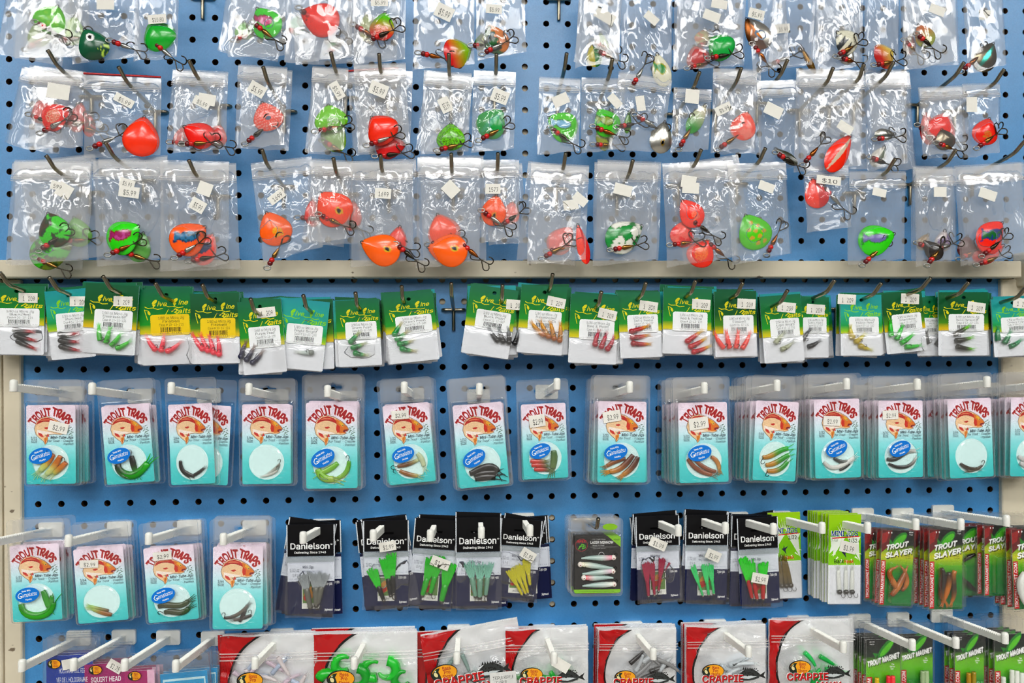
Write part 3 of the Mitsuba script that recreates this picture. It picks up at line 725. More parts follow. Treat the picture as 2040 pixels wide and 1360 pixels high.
  ('two small silver lures', 1722, 138, 1806, 332, -1, [], 0, [(6, 6, -3)], [('small silver winged', 1762, 268, 22, 44, 85, 'half', [(200, 198, 190), (110, 120, 110)], dict(ang=5, metal=True)), ('small white and green', 1750, 312, 26, 44, 30, 'half', [(226, 222, 210), (120, 130, 110)], dict(ang=-20, h=-4))]),
  ('red and silver blades', 1828, 172, 1918, 306, -3, [], 0, [(4, 6, -4)], [('dull silver', 1882, 278, 40, 42, -20, 'plain', [(150, 140, 124)], dict(metal=True, ang=-20)), ('wide red', 1876, 256, 62, 66, 20, 'plain', [(244, 58, 46)], dict(h=-5)), ('slim red', 1848, 256, 28, 66, -6, 'plain', [(240, 44, 30)], dict(h=-8))]),
  ('a red blade with gold dots', 1916, 166, 1992, 308, -2, [S(1936, 208, 22, 30, 0, '')], 0, [], [('red with gold dots,', 1963, 262, 48, 54, 16, 'patch', [(240, 50, 24), (200, 150, 50)], dict(ang=35))]),
 ]),
 ('third bag row', 0.061, [
  ('green blades with a dark fish', 32, 320, 180, 524, 1, [S(114, 370, 26, 17, 14, '599'), S(128, 380, 30, 28, 30, '')], 0, [(8, -6, -8), (-4, 8, 3)], [('green with a dark fish mark,', 107, 458, 62, 70, -18, 'blotch', [(70, 216, 20), (40, 80, 20), (90, 70, 20)], dict(ang=35)), ('low green', 102, 502, 60, 84, 72, 'blotch', [(74, 205, 24), (50, 90, 24), (120, 140, 20)], dict(h=-4, ang=-25)), ('pale lime', 156, 462, 44, 60, -14, 'plain', [(120, 200, 50)], dict(h=-8))]),
  ('a green blade with a magenta fish', 188, 318, 322, 522, 0, [S(253, 365, 30, 18, 18, '$5.99'), S(257, 382, 40, 22, 8, '$5.99')], 0, [(10, -6, -3)], [('green with a magenta fish mark,', 247, 471, 62, 76, 58, 'fish', [(64, 222, 26), (176, 50, 120), (150, 60, 50), (200, 90, 160)], dict(ang=24)), ('dark lime', 276, 492, 48, 60, 20, 'plain', [(90, 180, 30)], dict(h=-6))]),
  ('orange blades with a blue fish', 322, 320, 455, 532, 1, [S(394, 409, 30, 24, 30, '$5.99'), S(408, 376, 28, 26, 20, '')], 0, [(14, 6, -3)], [('orange with a blue fish mark,', 377, 474, 60, 76, 52, 'fish', [(255, 116, 20), (40, 130, 170), (40, 70, 110), (20, 90, 110)], dict(ang=32)), ('red orange', 408, 496, 48, 68, 30, 'fish', [(246, 76, 50), (60, 80, 120), (40, 60, 100)], dict(h=-6))]),
  ('one orange blade with yellow dots', 500, 318, 620, 508, -7, [S(551, 392, 34, 18, -38, '1699')], 0, [], [('orange with yellow dots,', 547, 455, 58, 70, -26, 'patch', [(255, 118, 10), (226, 200, 30)], dict(ang=60, sx=548, sy=508, blen=48))]),
  ('big orange red blades', 622, 318, 704, 480, 3, [], 0, [(4, 6, -6), (-4, 8, 3)], [('big orange with an eye,', 664, 414, 66, 76, -40, 'eye', [(252, 88, 12), (220, 190, 40), BLACK], dict(ang=-25)), ('low red', 624, 424, 30, 56, 0, 'plain', [(236, 70, 56)], dict(h=-6)), ('hidden red', 700, 430, 40, 60, 10, 'plain', [(240, 76, 56)], dict(h=-9))]),
  ('a tilted orange blade with an eye', 700, 322, 822, 524, 1, [S(763, 385, 32, 20, 4, '1699')], 0, [(6, -4, -4)], [('tilted orange with an eye,', 758, 496, 58, 80, -70, 'eye', [(255, 120, 12), (220, 190, 40), BLACK], dict(ang=-40, sx=812, sy=505)), ('hidden salmon', 792, 478, 36, 56, 10, 'plain', [(240, 84, 70)], dict(h=-6))]),
  ('a wide orange blade with an eye', 832, 314, 958, 526, 1, [S(898, 377, 30, 26, 45, '')], 0, [(5, -4, -2)], [('wide orange with an eye,', 892, 498, 60, 80, -82, 'eye', [(255, 120, 8), (220, 190, 40), BLACK], dict(ang=-40, sx=940, sy=502)), ('faded salmon', 883, 458, 60, 66, -20, 'plain', [(250, 112, 86)], dict(h=-6))]),
  ('short orange blades with an eye', 958, 318, 1034, 478, 0, [S(982, 376, 30, 20, 0, '1577')], 0, [(6, 8, -3)], [('short orange with an eye,', 984, 419, 46, 62, 10, 'eye', [(255, 110, 10), (210, 170, 40), BLACK], dict(ang=-35)), ('salmon', 1018, 424, 32, 46, 10, 'plain', [(250, 110, 90)], dict(h=-6))]),
  ('a red edged on blade', 1058, 326, 1174, 522, 3, [S(1156, 397, 30, 18, 40, ''), S(1137, 408, 30, 20, -8, '')], 0, [(-6, 2, 4)], [('narrow red orange', 1160, 487, 24, 80, -14, 'half', [(252, 76, 30), (226, 40, 44)], dict(ang=30, sx=1105, sy=500)), ('salmon and gold', 1118, 478, 46, 64, 40, 'plain', [(244, 100, 92)], dict(h=-5, body='copper'))]),
  ('a white blade with green leaves', 1184, 324, 1312, 522, 1, [S(1241, 378, 36, 22, 14, '')], 0, [(6, -4, 1)], [('white with green marks,', 1244, 470, 58, 84, 60, 'blotch', [(232, 232, 222), (20, 140, 60), (30, 160, 80)], dict(ang=10))]),
  ('three red blades', 1318, 322, 1462, 522, -3, [S(1372, 362, 30, 24, 8, ''), S(1376, 374, 34, 22, 4, '')], 0, [(10, -4, -6)], [('orange red with a rosy centre,', 1376, 424, 46, 62, -36, 'patch', [(252, 64, 30), (250, 160, 130)], dict(ang=-35, sx=1400, sy=455)), ('wavy red', 1360, 466, 48, 54, 15, 'blotch', [(238, 44, 44), (246, 120, 110)], dict(h=-4)), ('low red netted', 1397, 504, 50, 58, 30, 'net', [(246, 60, 24), (250, 150, 40)], dict(h=-5, ang=-40, sx=1430, sy=500))]),
  ('one lime blade with orange spots', 1448, 324, 1566, 516, -3, [S(1527, 372, 32, 18, 20, '')], 0, [], [('lime with orange spots,', 1502, 461, 62, 74, -28, 'spots', [(104, 212, 18), (214, 176, 70)], dict(ang=62, sx=1540, sy=482))]),
  ('a half red blade high on the board', 1600, 330, 1690, 458, -2, [S(1651, 359, 50, 17, 6, '$10')], 0, [], [('half scarlet half crimson', 1626, 385, 44, 60, -14, 'half', [(252, 66, 24), (214, 20, 34)], dict(ang=-46, sx=1660, sy=395, body='silver', blen=60))]),
  ('a lime blade with a purple fish', 1690, 340, 1806, 520, 0, [S(1752, 383, 28, 16, 12, '')], 0, [], [('lime with a purple fish mark,', 1746, 477, 56, 72, 72, 'fish', [(66, 220, 20), (130, 124, 180), (60, 150, 60)], dict(ang=42, sx=1738, sy=508))]),
  ('a cluster of dark lures', 1822, 334, 1904, 522, -1, [S(1873, 382, 26, 20, 0, '')], 0, [(-5, -3, 2)], [('dark brown', 1858, 498, 30, 46, -40, 'plain', [(60, 52, 46)], dict(ang=50)), ('pearly', 1878, 480, 30, 44, 10, 'blotch', [(200, 190, 190), (150, 130, 170)], dict(h=-5)), ('pale gold', 1840, 482, 24, 36, 30, 'half', [(170, 140, 80), (190, 180, 170)], dict(h=-7))]),
  ('a red blade with a dark fish', 1898, 326, 2036, 518, -4, [S(1968, 387, 36, 20, 18, '')], 0, [(6, 4, -3)], [('red with a green and blue fish,', 1974, 470, 56, 76, 44, 'fish', [(250, 50, 16), (20, 120, 60), (40, 60, 140), (30, 70, 150)], dict(ang=38)), ('low red', 1968, 502, 40, 64, 66, 'plain', [(238, 50, 34)], dict(h=-5)), ('dark crimson', 1926, 492, 36, 44, 0, 'plain', [(120, 20, 40)], dict(h=-8))]),
 ]),
]
seed = 100
for words, h0, bags in ROWS:
    for b, (what, x0, y0, x1, y1, tilt, stick, stripe, rear, lures) in enumerate(bags):
        seed += 17
        h = h0 + 0.003 * ((b * 7) % 3)
        zip_bag(f'zip bag with {what}, {ORD[b]} in {words}', h, x0, y0, x1, y1, tilt, seed, stick, bool(stripe), amp=0.7 if words.startswith('top') else 0.85 if words.startswith('second') else 1.0, slump=0.02 * ((b * 5) % 5 - 2), pitch=1.5 * ((b * 3) % 4) - 2)
        for k, (dx, dy, t2) in enumerate(rear):
            zip_bag(f'{("nearest", "second", "third")[k]} zip bag behind the front one at the {ORD[b]} place of the {words}', h - 0.0095 * (k + 1), x0 + dx, y0 + dy, x1 + dx, y1 + dy, tilt + t2, seed + 5 + k, (), words.startswith('second') and b == 5 and k == 0)
        for k, (lw, cx, cy, w, l, rot, kind, cols, o) in enumerate(lures):
            o = dict(o)
            dh = o.pop('h', 0) * 0.001
            sx, sy = o.pop('sx', None), o.pop('sy', None)
            lab = f'spinner lure, blade {lw.rstrip(",")}, {ORD[b]} bag of {words}'
            spinner(lab, 'spinner lures in the clear bags', h + 0.0005 + dh * 1.1, cx, cy, w, l, rot, kind, cols, seed + k, tilt_y=((seed * 13 + k * 7) % 25) - 12, shaft=(sx, sy) if sx else None, **o)

# ------------------------------------------------------------------ green header packets of tiny jigs
def jig_body(t, name, pts, radii, cols, mat='soft', sides=8, n=12, flat=1.0):
    p = smooth_path(pts, n)
    k = np.linspace(0, 1, len(radii))
    r = np.interp(np.linspace(0, 1, n), k, radii)
    kc = np.linspace(0, 1, len(cols)); C = np.array(cols, float)
    c = np.stack([np.interp(np.linspace(0, 1, n), kc, C[:, j]) for j in range(3)], 1)
    g = G().tube(p, r, c, sides)
    ym = p[:, 1].mean(); g.v[0][:, 1] = ym + (g.v[0][:, 1] - ym) * flat
    return put(t, name, g.ply(mat, True))


def bait(label, group, h, pts, r, cols, name='soft_bait', tails=0, hook=None, eye=None, cat='fishing lure', seed=0, head=None, mat='soft', flat=1.0):
    """A soft bait seen along the photograph points pts (head first), radii r in pixels, colours from head to tail."""
    t = thing(name, label, cat, group)
    m = mpp(*pts[0], h)
    P = [at(x, y, h) for x, y in pts]
    jig_body(t, 'body', P, np.array(r) * m, cols, mat, flat=0.55 if name == 'tube_jig' else flat)
    d = P[-1] - P[-2]; d = d / (np.linalg.norm(d) + 1e-9); side = np.array([d[2], 0, -d[0]])
    rg = np.random.default_rng(seed + int(pts[0][0] * 7 + pts[0][1]))
    if tails:
        g = G()
        for k in range(tails):
            u = (k - (tails - 1) / 2) / max(tails - 1, 1)
            ln = r[-1] * m * rg.uniform(2.6, 4.2)
            e = P[-1] + d * ln + side * u * r[-1] * m * 2.6
            g.tube(smooth_path([P[-1] + side * u * r[-1] * m * 1.2, (P[-1] + e) / 2 + side * u * r[-1] * m * 0.3 + [0, -0.0006 * rg.random(), 0], e], 5), [0.18 * r[-1] * m, 0.16 * r[-1] * m, 0.16 * r[-1] * m, 0.12 * r[-1] * m, 0.08 * r[-1] * m], cols[-1], 5)
        put(t, 'skirt', g.ply('soft', True))
    if head is not None:
        put(t, 'head', G().ball(P[0] - np.array([0, 0.0004, 0]), r[0] * m * 1.15, head, 2).ply('gloss', True))
    if eye is not None:
        put(t, 'eye', G().ball(P[0] + np.array([0, -r[0] * m * 0.95, 0]), r[0] * m * 0.42, eye, 1).ply('gloss', True))
    if hook is not None:
        a, size = hook
        put(t, 'hook', G().tube(hook_curve(P[0] + np.array([0, -r[0] * m * 0.8, 0]), size * m, math.radians(a), 0.1), 0.0003, (60, 56, 50), 5).ply('metal', True))
    return t


HEAD = {'green': [(-1, (216, 204, 34)), (-0.86, (206, 200, 30)), (-0.58, (40, 160, 50)), (0.1, (18, 138, 62)), (1, (10, 122, 88))],
        'dark': [(-1, (222, 190, 30)), (-0.88, (214, 190, 28)), (-0.60, (90, 150, 30)), (-0.1, (8, 104, 44)), (1, (6, 110, 72))],
        'teal': [(-1, (200, 208, 40)), (-0.86, (150, 200, 50)), (-0.6, (40, 168, 90)), (0.1, (50, 178, 160)), (1, (40, 160, 165))]}
_hdr = {}


def header_print(kind):
    """The folded header card, 2 wide and 2 tall about its centre, scaled where it hangs."""
    if kind not in _hdr:
        g = G()
        hole = Point(0.02, 0.72).buffer(0.085, quad_segs=5)
        face = sbox(-1, -1, 1, 1).difference(hole)
        g.grad(face, HEAD[kind], -1.0, 9)
        ink = (226, 216, 30) if kind != 'teal' else (150, 214, 40)
        y = -1.06
        for s, x, z, w in (('ive', -0.16, 0.24, 0.34), ('ine', 0.62, 0.28, 0.34), ('aits', 0.66, -0.10, 0.52)):
            g.text(s, x, z, 0.20, ink, y, True, 0.5, w, 0.25)
        for a, b in ((-0.44, 0.20), (0.32, 0.24)):                        # the two leaping-fish capitals
            g.poly(stroke([(a - 0.34, b + 0.02), (a - 0.24, b - 0.04), (a - 0.05, b - 0.03), (a + 0.12, b - 0.10), (a + 0.30, b - 0.07)], 0.035), ink, y)
            g.poly(ellipse(a + 0.02, b + 0.22, 0.13, 0.065, 50), ink, y); g.poly([(a - 0.07, b + 0.10), (a - 0.02, b - 0.04), (a + 0.07, b + 0.12)], ink, y)
        g.poly(stroke([(0.20, -0.02), (0.34, 0.10), (0.42, 0.04), (0.30, -0.06), (0.40, -0.10), (0.30, -0.20), (0.12, -0.22), (-0.02, -0.30)], 0.045), ink, y)
        g.poly(stroke([(0.08, 0.08), (0.0, -0.08), (-0.08, -0.22)], 0.03), ink, y)
        g.poly(stroke([(-0.80, 0.10), (-0.76, -0.12), (-0.70, -0.36)], 0.028), ink, y); g.poly(stroke([(-0.80, 0.10), (-0.64, 0.02)], 0.028), ink, y); g.poly(ellipse(-0.64, -0.06, 0.05, 0.09, 20), ink, y)
        b = sbox(-1, -1, 1, 1)
        g.wall(np.array(b.exterior.coords)[:-1], -1.0, 1.0, (150, 200, 190))
        g.grad(face, HEAD[kind], 1.0, 9)
        _hdr[kind] = g.ply('print')
    return _hdr[kind]


_back = G().slab(rrect(-1, -1, 1, 1, 0.06, 2), -1, 1, (232, 234, 238)).ply('print')
_lip = {}


def pouch_film(w, h, seed):
    v, f = film_sheet(w, h, seed, -1, 0.0008, 0.75, 14, 16)
    return clear(v, f, 'film', True)


def barcode(g, x0, x1, z0, z1, y, seed, col=(50, 50, 50)):
    r = np.random.default_rng(seed); x = x0
    while x < x1:
        w = r.choice([0.012, 0.02, 0.03]) * (x1 - x0) * 1.2
        g.rect(x, z0, min(x + w, x1), z1, col, y); x += w + r.choice([0.014, 0.024]) * (x1 - x0) * 1.2


# cx, top, width, bottom of header, bottom, tilt, header, label colour, three lines, code, sticker (x, y, tilt) or None, stack behind, jigs: (n, x, y, length, angle, spread, head colour, tail colour, ball colour)
J = lambda n, x, y, ln, a, sp, c0, c1, ball=None: (n, x, y, ln, a, sp, c0, c1, ball)
PK = [
 ('black and red', 33, 569, 110, 648, 706, 1, 'green', 0, ('Black/Red', '136'), '00610', (56, 593, 1), 6, J(3, 34, 668, 36, -16, 18, (40, 40, 42), (208, 26, 50), (60, 60, 62))),
 ('black, clear and red', 134, 577, 88, 658, 714, -5, 'teal', 0, ('Black/Red', '136'), '00610', (158, 600, 0), 5, J(3, 122, 678, 34, -5, 16, (70, 66, 66), (200, 30, 60), (30, 30, 32))),
 ('lime green', 225, 567, 104, 655, 705, 4, 'dark', 0, ('Chartreuse MF', '133'), '01133', (245, 600, 2), 6, J(4, 216, 686, 30, 62, 70, (70, 190, 40), (90, 220, 50))),
 ('pink under a yellow label', 330, 575, 106, 665, 726, -2, 'green', 1, ('Firebell', '111'), '01111', None, 6, J(3, 322, 697, 30, 80, 90, (238, 60, 90), (252, 150, 150), (236, 60, 84))),
 ('hot pink under a yellow label', 428, 584, 96, 671, 724, -1, 'dark', 1, ('Firebell', '111'), '01111', None, 6, J(4, 420, 700, 34, 110, 30, (236, 56, 88), (246, 90, 110), (240, 60, 90))),
 ('dark blue', 516, 598, 86, 690, 744, -5, 'green', 0, ('Purple Pearl', '158'), '01158', (530, 622, -6), 6, J(3, 492, 716, 30, 60, 24, (40, 44, 84), (150, 130, 120), (36, 38, 80))),
 ('clear and silver', 608, 597, 98, 683, 736, 6, 'teal', 0, ('Night Bright', '190'), '00390', None, 8, J(1, 620, 702, 30, 178, 10, (190, 200, 196), (215, 220, 215), (140, 146, 140))),
 ('small green', 711, 597, 86, 674, 729, -3, 'green', 0, ('Green Pearl', '185'), '01727', None, 7, J(3, 704, 692, 22, 20, 60, (16, 140, 76), (190, 200, 150), (14, 150, 80))),
 ('bright green in four', 812, 585, 100, 662, 721, -6, 'green', 0, ('Green Pearl', '185'), '01727', None, 7, J(4, 794, 680, 24, 25, 70, (18, 150, 80), (200, 196, 150), (14, 160, 84))),
 ('black pearl', 986, 572, 96, 655, 710, 9, 'green', 0, ('Black Pearl', '007'), '00202', (1027, 607, 4), 7, J(4, 1008, 680, 26, 100, 50, (40, 42, 48), (140, 146, 150), (28, 28, 30))),
 ('amber', 1085, 570, 92, 656, 705, 5, 'green', 0, ('Pumpkinseed', '174'), '01174', (1108, 602, 12), 6, J(4, 1098, 672, 34, 110, 46, (196, 140, 24), (222, 170, 60), (180, 110, 20))),
 ('crimson in three', 1186, 587, 98, 674, 724, 3, 'green', 0, ('Red & Pearl', '157'), '00247', (1210, 626, 14), 7, J(3, 1198, 690, 26, 68, 14, (186, 24, 64), (196, 60, 90), (180, 20, 60))),
 ('crimson and yellow', 1272, 583, 86, 660, 712, -2, 'green', 0, ('Red & Yellow', '139'), '00228', (1292, 610, 8), 7, J(3, 1260, 672, 34, 8, 20, (176, 16, 40), (226, 170, 30), (170, 14, 40))),
 ('red and yellow', 1370, 574, 98, 657, 705, 2, 'green', 0, ('Red & Yellow', '139'), '00228', (1397, 606, 4), 7, J(3, 1376, 690, 34, 28, 16, (196, 24, 50), (228, 190, 20), (196, 24, 50))),
 ('coral', 1464, 580, 86, 664, 710, -1, 'dark', 0, ('Firebell', '111'), '01111', (1487, 605, 3), 6, J(4, 1460, 694, 36, 92, 60, (240, 90, 80), (250, 120, 104))),
 ('clear olive', 1553, 588, 82, 670, 721, -4, 'green', 0, ('Light Bright', '191'), '00391', (1567, 612, 6), 6, J(2, 1550, 690, 28, 40, 20, (176, 180, 150), (200, 204, 190))),
 ('black half hidden', 1618, 592, 66, 662, 712, 0, 'green', 0, ('Black Pearl', '007'), '00202', (1625, 616, 4), 6, J(2, 1604, 684, 24, 40, 30, (30, 32, 40), (70, 74, 80))),
 ('yellow under a pale teal header', 1714, 587, 84, 664, 708, 0, 'teal', 0, ('Yellow Pearl', '160'), '00160', (1687, 596, 3), 6, J(3, 1706, 680, 20, 40, 120, (200, 180, 40), (216, 210, 120), (190, 170, 30))),
 ('bright lime in the tilted packet', 1794, 582, 84, 658, 702, -6, 'dark', 0, ('Chartreuse', '133'), '01133', (1813, 595, 3), 6, J(4, 1790, 680, 30, 50, 90, (40, 190, 50), (60, 210, 60))),
 ('black nearly hidden', 1850, 592, 52, 664, 708, 0, 'green', 0, ('Black', '120'), '00120', None, 5, J(2, 1856, 686, 22, 80, 30, (30, 40, 40), (60, 66, 66))),
 ('black and lime', 1918, 582, 100, 658, 708, 0, 'dark', 0, ('Black & Chartreuse MF', '134'), '01134', (1945, 612, 8), 6, J(3, 1904, 678, 34, 10, 40, (50, 50, 36), (130, 210, 40))),
 ('green at the right edge', 2014, 594, 84, 660, 709, -3, 'teal', 0, ('Green Pearl', '185'), '01727', (2036, 604, 6), 5, J(3, 2000, 684, 26, 60, 60, (20, 140, 90), (60, 170, 120))),
]
rp = np.random.default_rng(11)
PKG, PKW = 'jig packets with green headers', 'header packet row'
for i, (what, cx, top, w, hb, bot, tilt, kind, yellow, lines, code, stick, stack, jig) in enumerate(PK):
    h = 0.060 + 0.0022 * (i % 3) - (0.010 if 'hidden' in what else 0)
    for k in range(stack, -1, -1):                                         # the hindmost first
        front = k == 0
        hk = h - 0.0055 * k
        dx, dy, tk = (0, 0, tilt) if front else (rp.uniform(-7, 9), rp.uniform(-5, 3), tilt * 0.4 + rp.uniform(-4.5, 4.5))
        lab = f'packet of {what} jigs, {ORD[i]} in the green header row' if front else f'{ORD[k - 1]} packet behind the front one, {ORD[i]} stack of green headers'
        t = thing('jig_packet', lab, 'packet', PKG)
        m = mpp(cx, (top + bot) / 2, hk)
        M = xform(at(cx + dx, top + dy, hk), tk, rp.uniform(-1.5, 1.5), rp.uniform(-2, 1))
        W, H, B = w * m, (hb - top) * m, (bot - top) * m
        kk = kind if front else ['green', 'teal', 'green', 'dark'][int(rp.integers(4))]
        put(t, 'header_card', header_print(kk), M @ xform((0, 0, -H / 2), 0, 0, 0, (W / 2, 0.0009, H / 2)))
        put(t, 'backing_card', _back, M @ xform((0, 0.0004, -(H * 0.9 + B) / 2), 0, 0, 0, (W / 2 * 0.985, 0.0002, (B - H * 0.9) / 2)))
        if k > 1:
            continue
        if k == 1:
            put(t, 'pouch', pouch_film(W, B - H + 0.002, i * 3 + 1), M @ xform((0, -0.0012, -H + 0.001)))
            continue
        put(t, 'pouch', pouch_film(W, B - H + 0.002, i * 3 + 1), M @ xform((0, -0.0052, -H + 0.001)))
        g = G(); lw, lh = W * 0.72, H * 0.46; y = -0.00008
        g.slab(rrect(-lw / 2, -lh / 2, lw / 2, lh / 2, lw * 0.06, 3), y, 0, (236, 208, 20) if yellow else (238, 240, 240))
        lk = put(t, 'label_sticker', g.ply('print'), M @ xform((0.06 * W, -0.0011, -H * 0.80)), 'yellow label with barcode' if yellow else 'white label with barcode')
        g = G()
        ink = (60, 52, 20) if yellow else (66, 66, 66)
        g.text('1/80 oz Micro Jig', 0.03 * lw, lh * 0.27, lh * 0.13, ink, y * 1.8, False, 0.5, lw * 0.66)
        g.text(lines[0], 0.03 * lw, lh * 0.11, lh * 0.12, ink, y * 1.8, False, 0.5, lw * min(0.62, 0.055 * len(lines[0])))
        g.text('Case # 10-13-' + lines[1], 0.03 * lw, lh * -0.06, lh * 0.12, ink, y * 1.8, False, 0.5, lw * 0.62)
        barcode(g, -0.25 * lw, 0.27 * lw, -0.34 * lh, -0.11 * lh, y * 1.8, i, ink)
        g.text('81035 ' + code, 0.01 * lw, lh * -0.46, lh * 0.10, ink, y * 1.8, False, 0.5, lw * 0.56)
        put(lk, 'lettering', g.ply('print'), M @ xform((0.06 * W, -0.0011, -H * 0.80)))
        if stick:
            k2 = mpp(stick[0], stick[1], h)
            price_sticker(t, 0, 0, 0, 37 * k2, 20 * k2, 0, '1   209', xform(at(stick[0], stick[1], h + 0.0016), stick[2]))
        if not stick:
            put(t, 'staple', G().tube([(-0.0035, -0.0013, 0), (0.0035, -0.0013, -0.0006)], 0.0003, (200, 200, 200), 5).ply('metal'), M @ xform((0.1 * W, 0, -H * 0.47)))
        n, jx, jy, ln, a0, sp, c0, c1, ball = jig
        for q in range(n):
            u = (q - (n - 1) / 2) / max(n - 1, 1)
            a = math.radians(a0 - u * sp)
            ox, oy = u * (10 * n) * abs(math.sin(math.radians(a0))) * 0.9, u * (9 * n) * abs(math.cos(math.radians(a0))) * 0.9
            x, y0 = jx + ox, jy + oy; ln = jig[3] * 0.84
            e = (x + ln * math.cos(a), y0 - ln * math.sin(a)); mid = ((x + e[0]) / 2 + 2 * u, (y0 + e[1]) / 2 + 1)
            bait(f'{what.split(" under")[0].split(" in ")[0].split(" half")[0].split(" nearly")[0].split(" at the")[0]} jig, {ORD[q]} from the left in the {ORD[i]} green header packet', f'jigs in the {ORD[i]} green header packet', h + 0.003, [(x, y0), mid, e], [5.2, 5.0, 4.2, 3.0], [c0, c0, c1], 'micro_jig', 4, (a0 + 40, 12), None, 'jig', q, ball)

# ------------------------------------------------------------------ clear blisters with fish cards and tube jigs
CW, CH = 51.0, 85.0                                                        # the card in millimetres; drawings below are in millimetres from its centre


def N(u, v):
    return (u - 0.5) * CW, (0.5 - v) * CH


_tr = {}


def trout_card(size):
    if size in _tr:
        return _tr[size]
    g = G(); base = rrect(-CW / 2, -CH / 2, CW / 2, CH / 2, 2.2)
    stops = [(-42.5, (72, 206, 206)), (-20, (108, 222, 220)), (-4, (164, 234, 236)), (12, (220, 242, 248)), (26, (244, 238, 248)), (42.5, (250, 234, 246))]
    g.grad(base, stops, -0.20, 14)
    g.wall(np.array(base.exterior.coords)[:-1], -0.2, 0.2, (220, 225, 228)); g.poly(base, (225, 225, 222), 0.2)
    r = np.random.default_rng(5)
    for k in range(44):                                                    # pale ripples
        x, z = r.uniform(-25, 18), r.uniform(-41, -9)
        ln = r.uniform(4, 10)
        g.poly([(x, z), (x + ln * 0.4, z + 0.35), (x + min(ln, 25 - x), z + 0.1), (x + ln * 0.4, z - 0.05)], (170, 234, 232), -0.23)
    # arched title
    R0, R1, cz = 17.6, 26.2, 13.2
    for col, dx, grow, yy in (((246, 232, 226), 0.9, 0.0, -0.27), ((186, 10, 34), 0.35, 0.0, -0.31), ((186, 10, 34), -0.3, 0.0, -0.33), ((186, 10, 34), 0.0, 0.4, -0.35)):
        v, f = text2d('TROUT TRAPS', True)
        x = (v[:, 0] - v[:, 0].min()) / (v[:, 0].max() - v[:, 0].min()) - 0.5
        a = x * math.radians(128); rad = grow + R0 + np.clip(v[:, 1], -0.1, 1.1) * (R1 - R0) * (1.0 + 0.08 * np.sin(x * 37))
        g.flat(np.stack([rad * np.sin(a) + dx, cz + rad * np.cos(a) - dx], 1), f, lin(col), yy)
    if size == 'plain':
        _tr[size] = g.ply('print')
        return _tr[size]
    # leaping fish
    back = [N(.17, .30), N(.21, .215), N(.30, .165), N(.42, .150), N(.56, .175), N(.70, .225), N(.80, .285), N(.83, .315), N(.80, .335), N(.74, .33), N(.78, .36), N(.70, .375), N(.58, .365), N(.46, .372), N(.38, .38), N(.43, .42), N(.42, .47), N(.38, .495), N(.36, .46), N(.28, .42), N(.20, .37)]
    g.poly(Polygon(back).buffer(0.5), (90, 50, 40), -0.33); g.poly(Polygon(back).buffer(0.1), (244, 214, 176), -0.36)
    g.poly([N(.20, .25), N(.24, .205), N(.32, .172), N(.43, .160), N(.54, .182), N(.60, .215), N(.62, .26), N(.56, .235), N(.46, .212), N(.36, .21), N(.28, .225)], (204, 54, 40), -0.39)
    g.poly([N(.27, .200), N(.35, .18), N(.45, .18), N(.53, .198), N(.45, .193), N(.35, .195)], (236, 150, 110), -0.41)
    for k in range(7):
        g.poly(ellipse(*N(.29 + .04 * k, .205 - .012 * math.sin(k * .5) + .004 * k), 0.42, 0.42, 0, 7), (110, 30, 26), -0.425)
    g.poly([N(.58, .19), N(.70, .228), N(.80, .285), N(.83, .315), N(.74, .33), N(.77, .358), N(.66, .362), N(.60, .33), N(.60, .26)], (230, 140, 50), -0.39)
    g.poly([N(.60, .25), N(.66, .28), N(.66, .34), N(.61, .355), N(.585, .31)], (214, 66, 40), -0.41)
    g.poly([N(.66, .215), N(.73, .25), N(.70, .27), N(.64, .245)], (240, 190, 60), -0.41)
    g.poly([N(.74, .318), N(.83, .312), N(.80, .335), N(.77, .352), N(.72, .342)], (150, 40, 44), -0.42); g.poly([N(.76, .335), N(.80, .335), N(.775, .35)], (246, 190, 190), -0.44)
    g.poly(ellipse(*N(.715, .268), 1.25, 1.0, 0, 14), (240, 220, 120), -0.42); g.poly(ellipse(*N(.717, .268), 0.6, 0.6, 0, 10), (20, 20, 20), -0.44)
    g.poly([N(.22, .31), N(.36, .33), N(.50, .345), N(.58, .362), N(.46, .368), N(.36, .372), N(.27, .385), N(.22, .36)], (250, 240, 230), -0.39)
    g.poly([N(.36, .285), N(.44, .278), N(.47, .29), N(.42, .305), N(.38, .30)], (206, 60, 50), -0.42)
    g.poly([N(.24, .345), N(.32, .365), N(.36, .41), N(.30, .40), N(.25, .375)], (214, 76, 60), -0.41); g.poly([N(.44, .362), N(.40, .40), N(.47, .40)], (214, 76, 60), -0.41)
    g.poly([N(.36, .42), N(.43, .40), N(.44, .43), N(.41, .455), N(.39, .50), N(.365, .455)], (232, 160, 60), -0.41); g.poly(stroke([N(.40, .42), N(.385, .48)], 0.5), (190, 70, 40), -0.43)
    for k, (u, v) in enumerate([(.86, .30), (.90, .285), (.93, .31), (.87, .325), (.92, .335), (.85, .345), (.90, .36), (.94, .35), (.88, .375), (.92, .385)]):
        g.poly(ellipse(*N(u, v), 1.3, 0.38, (-20, 15, 40)[k % 3], 8), (60, 110, 50), -0.33)
    ink = (20, 50, 66)
    g.text('Mini-Tube Jigs', *N(.95, .428), 2.9, ink, -0.45, True, 1.0, 23.5, 0.22)
    g.text('for Trout  ·  Crappie', *N(.95, .468), 2.5, ink, -0.45, False, 1.0, 26, 0.22); g.text('· Panfish', *N(.95, .51), 2.5, ink, -0.45, False, 1.0, 11.5, 0.22)
    g.text(size, *N(.16, .437), 2.9, ink, -0.33, True, 0.5, 6.2); g.text('SIZE', *N(.16, .478), 2.5, ink, -0.33, True, 0.5, 6.2)
    g.poly(ellipse(*N(.50, .727), 18.6, 18.6, 0, 40), (224, 248, 246), -0.30)
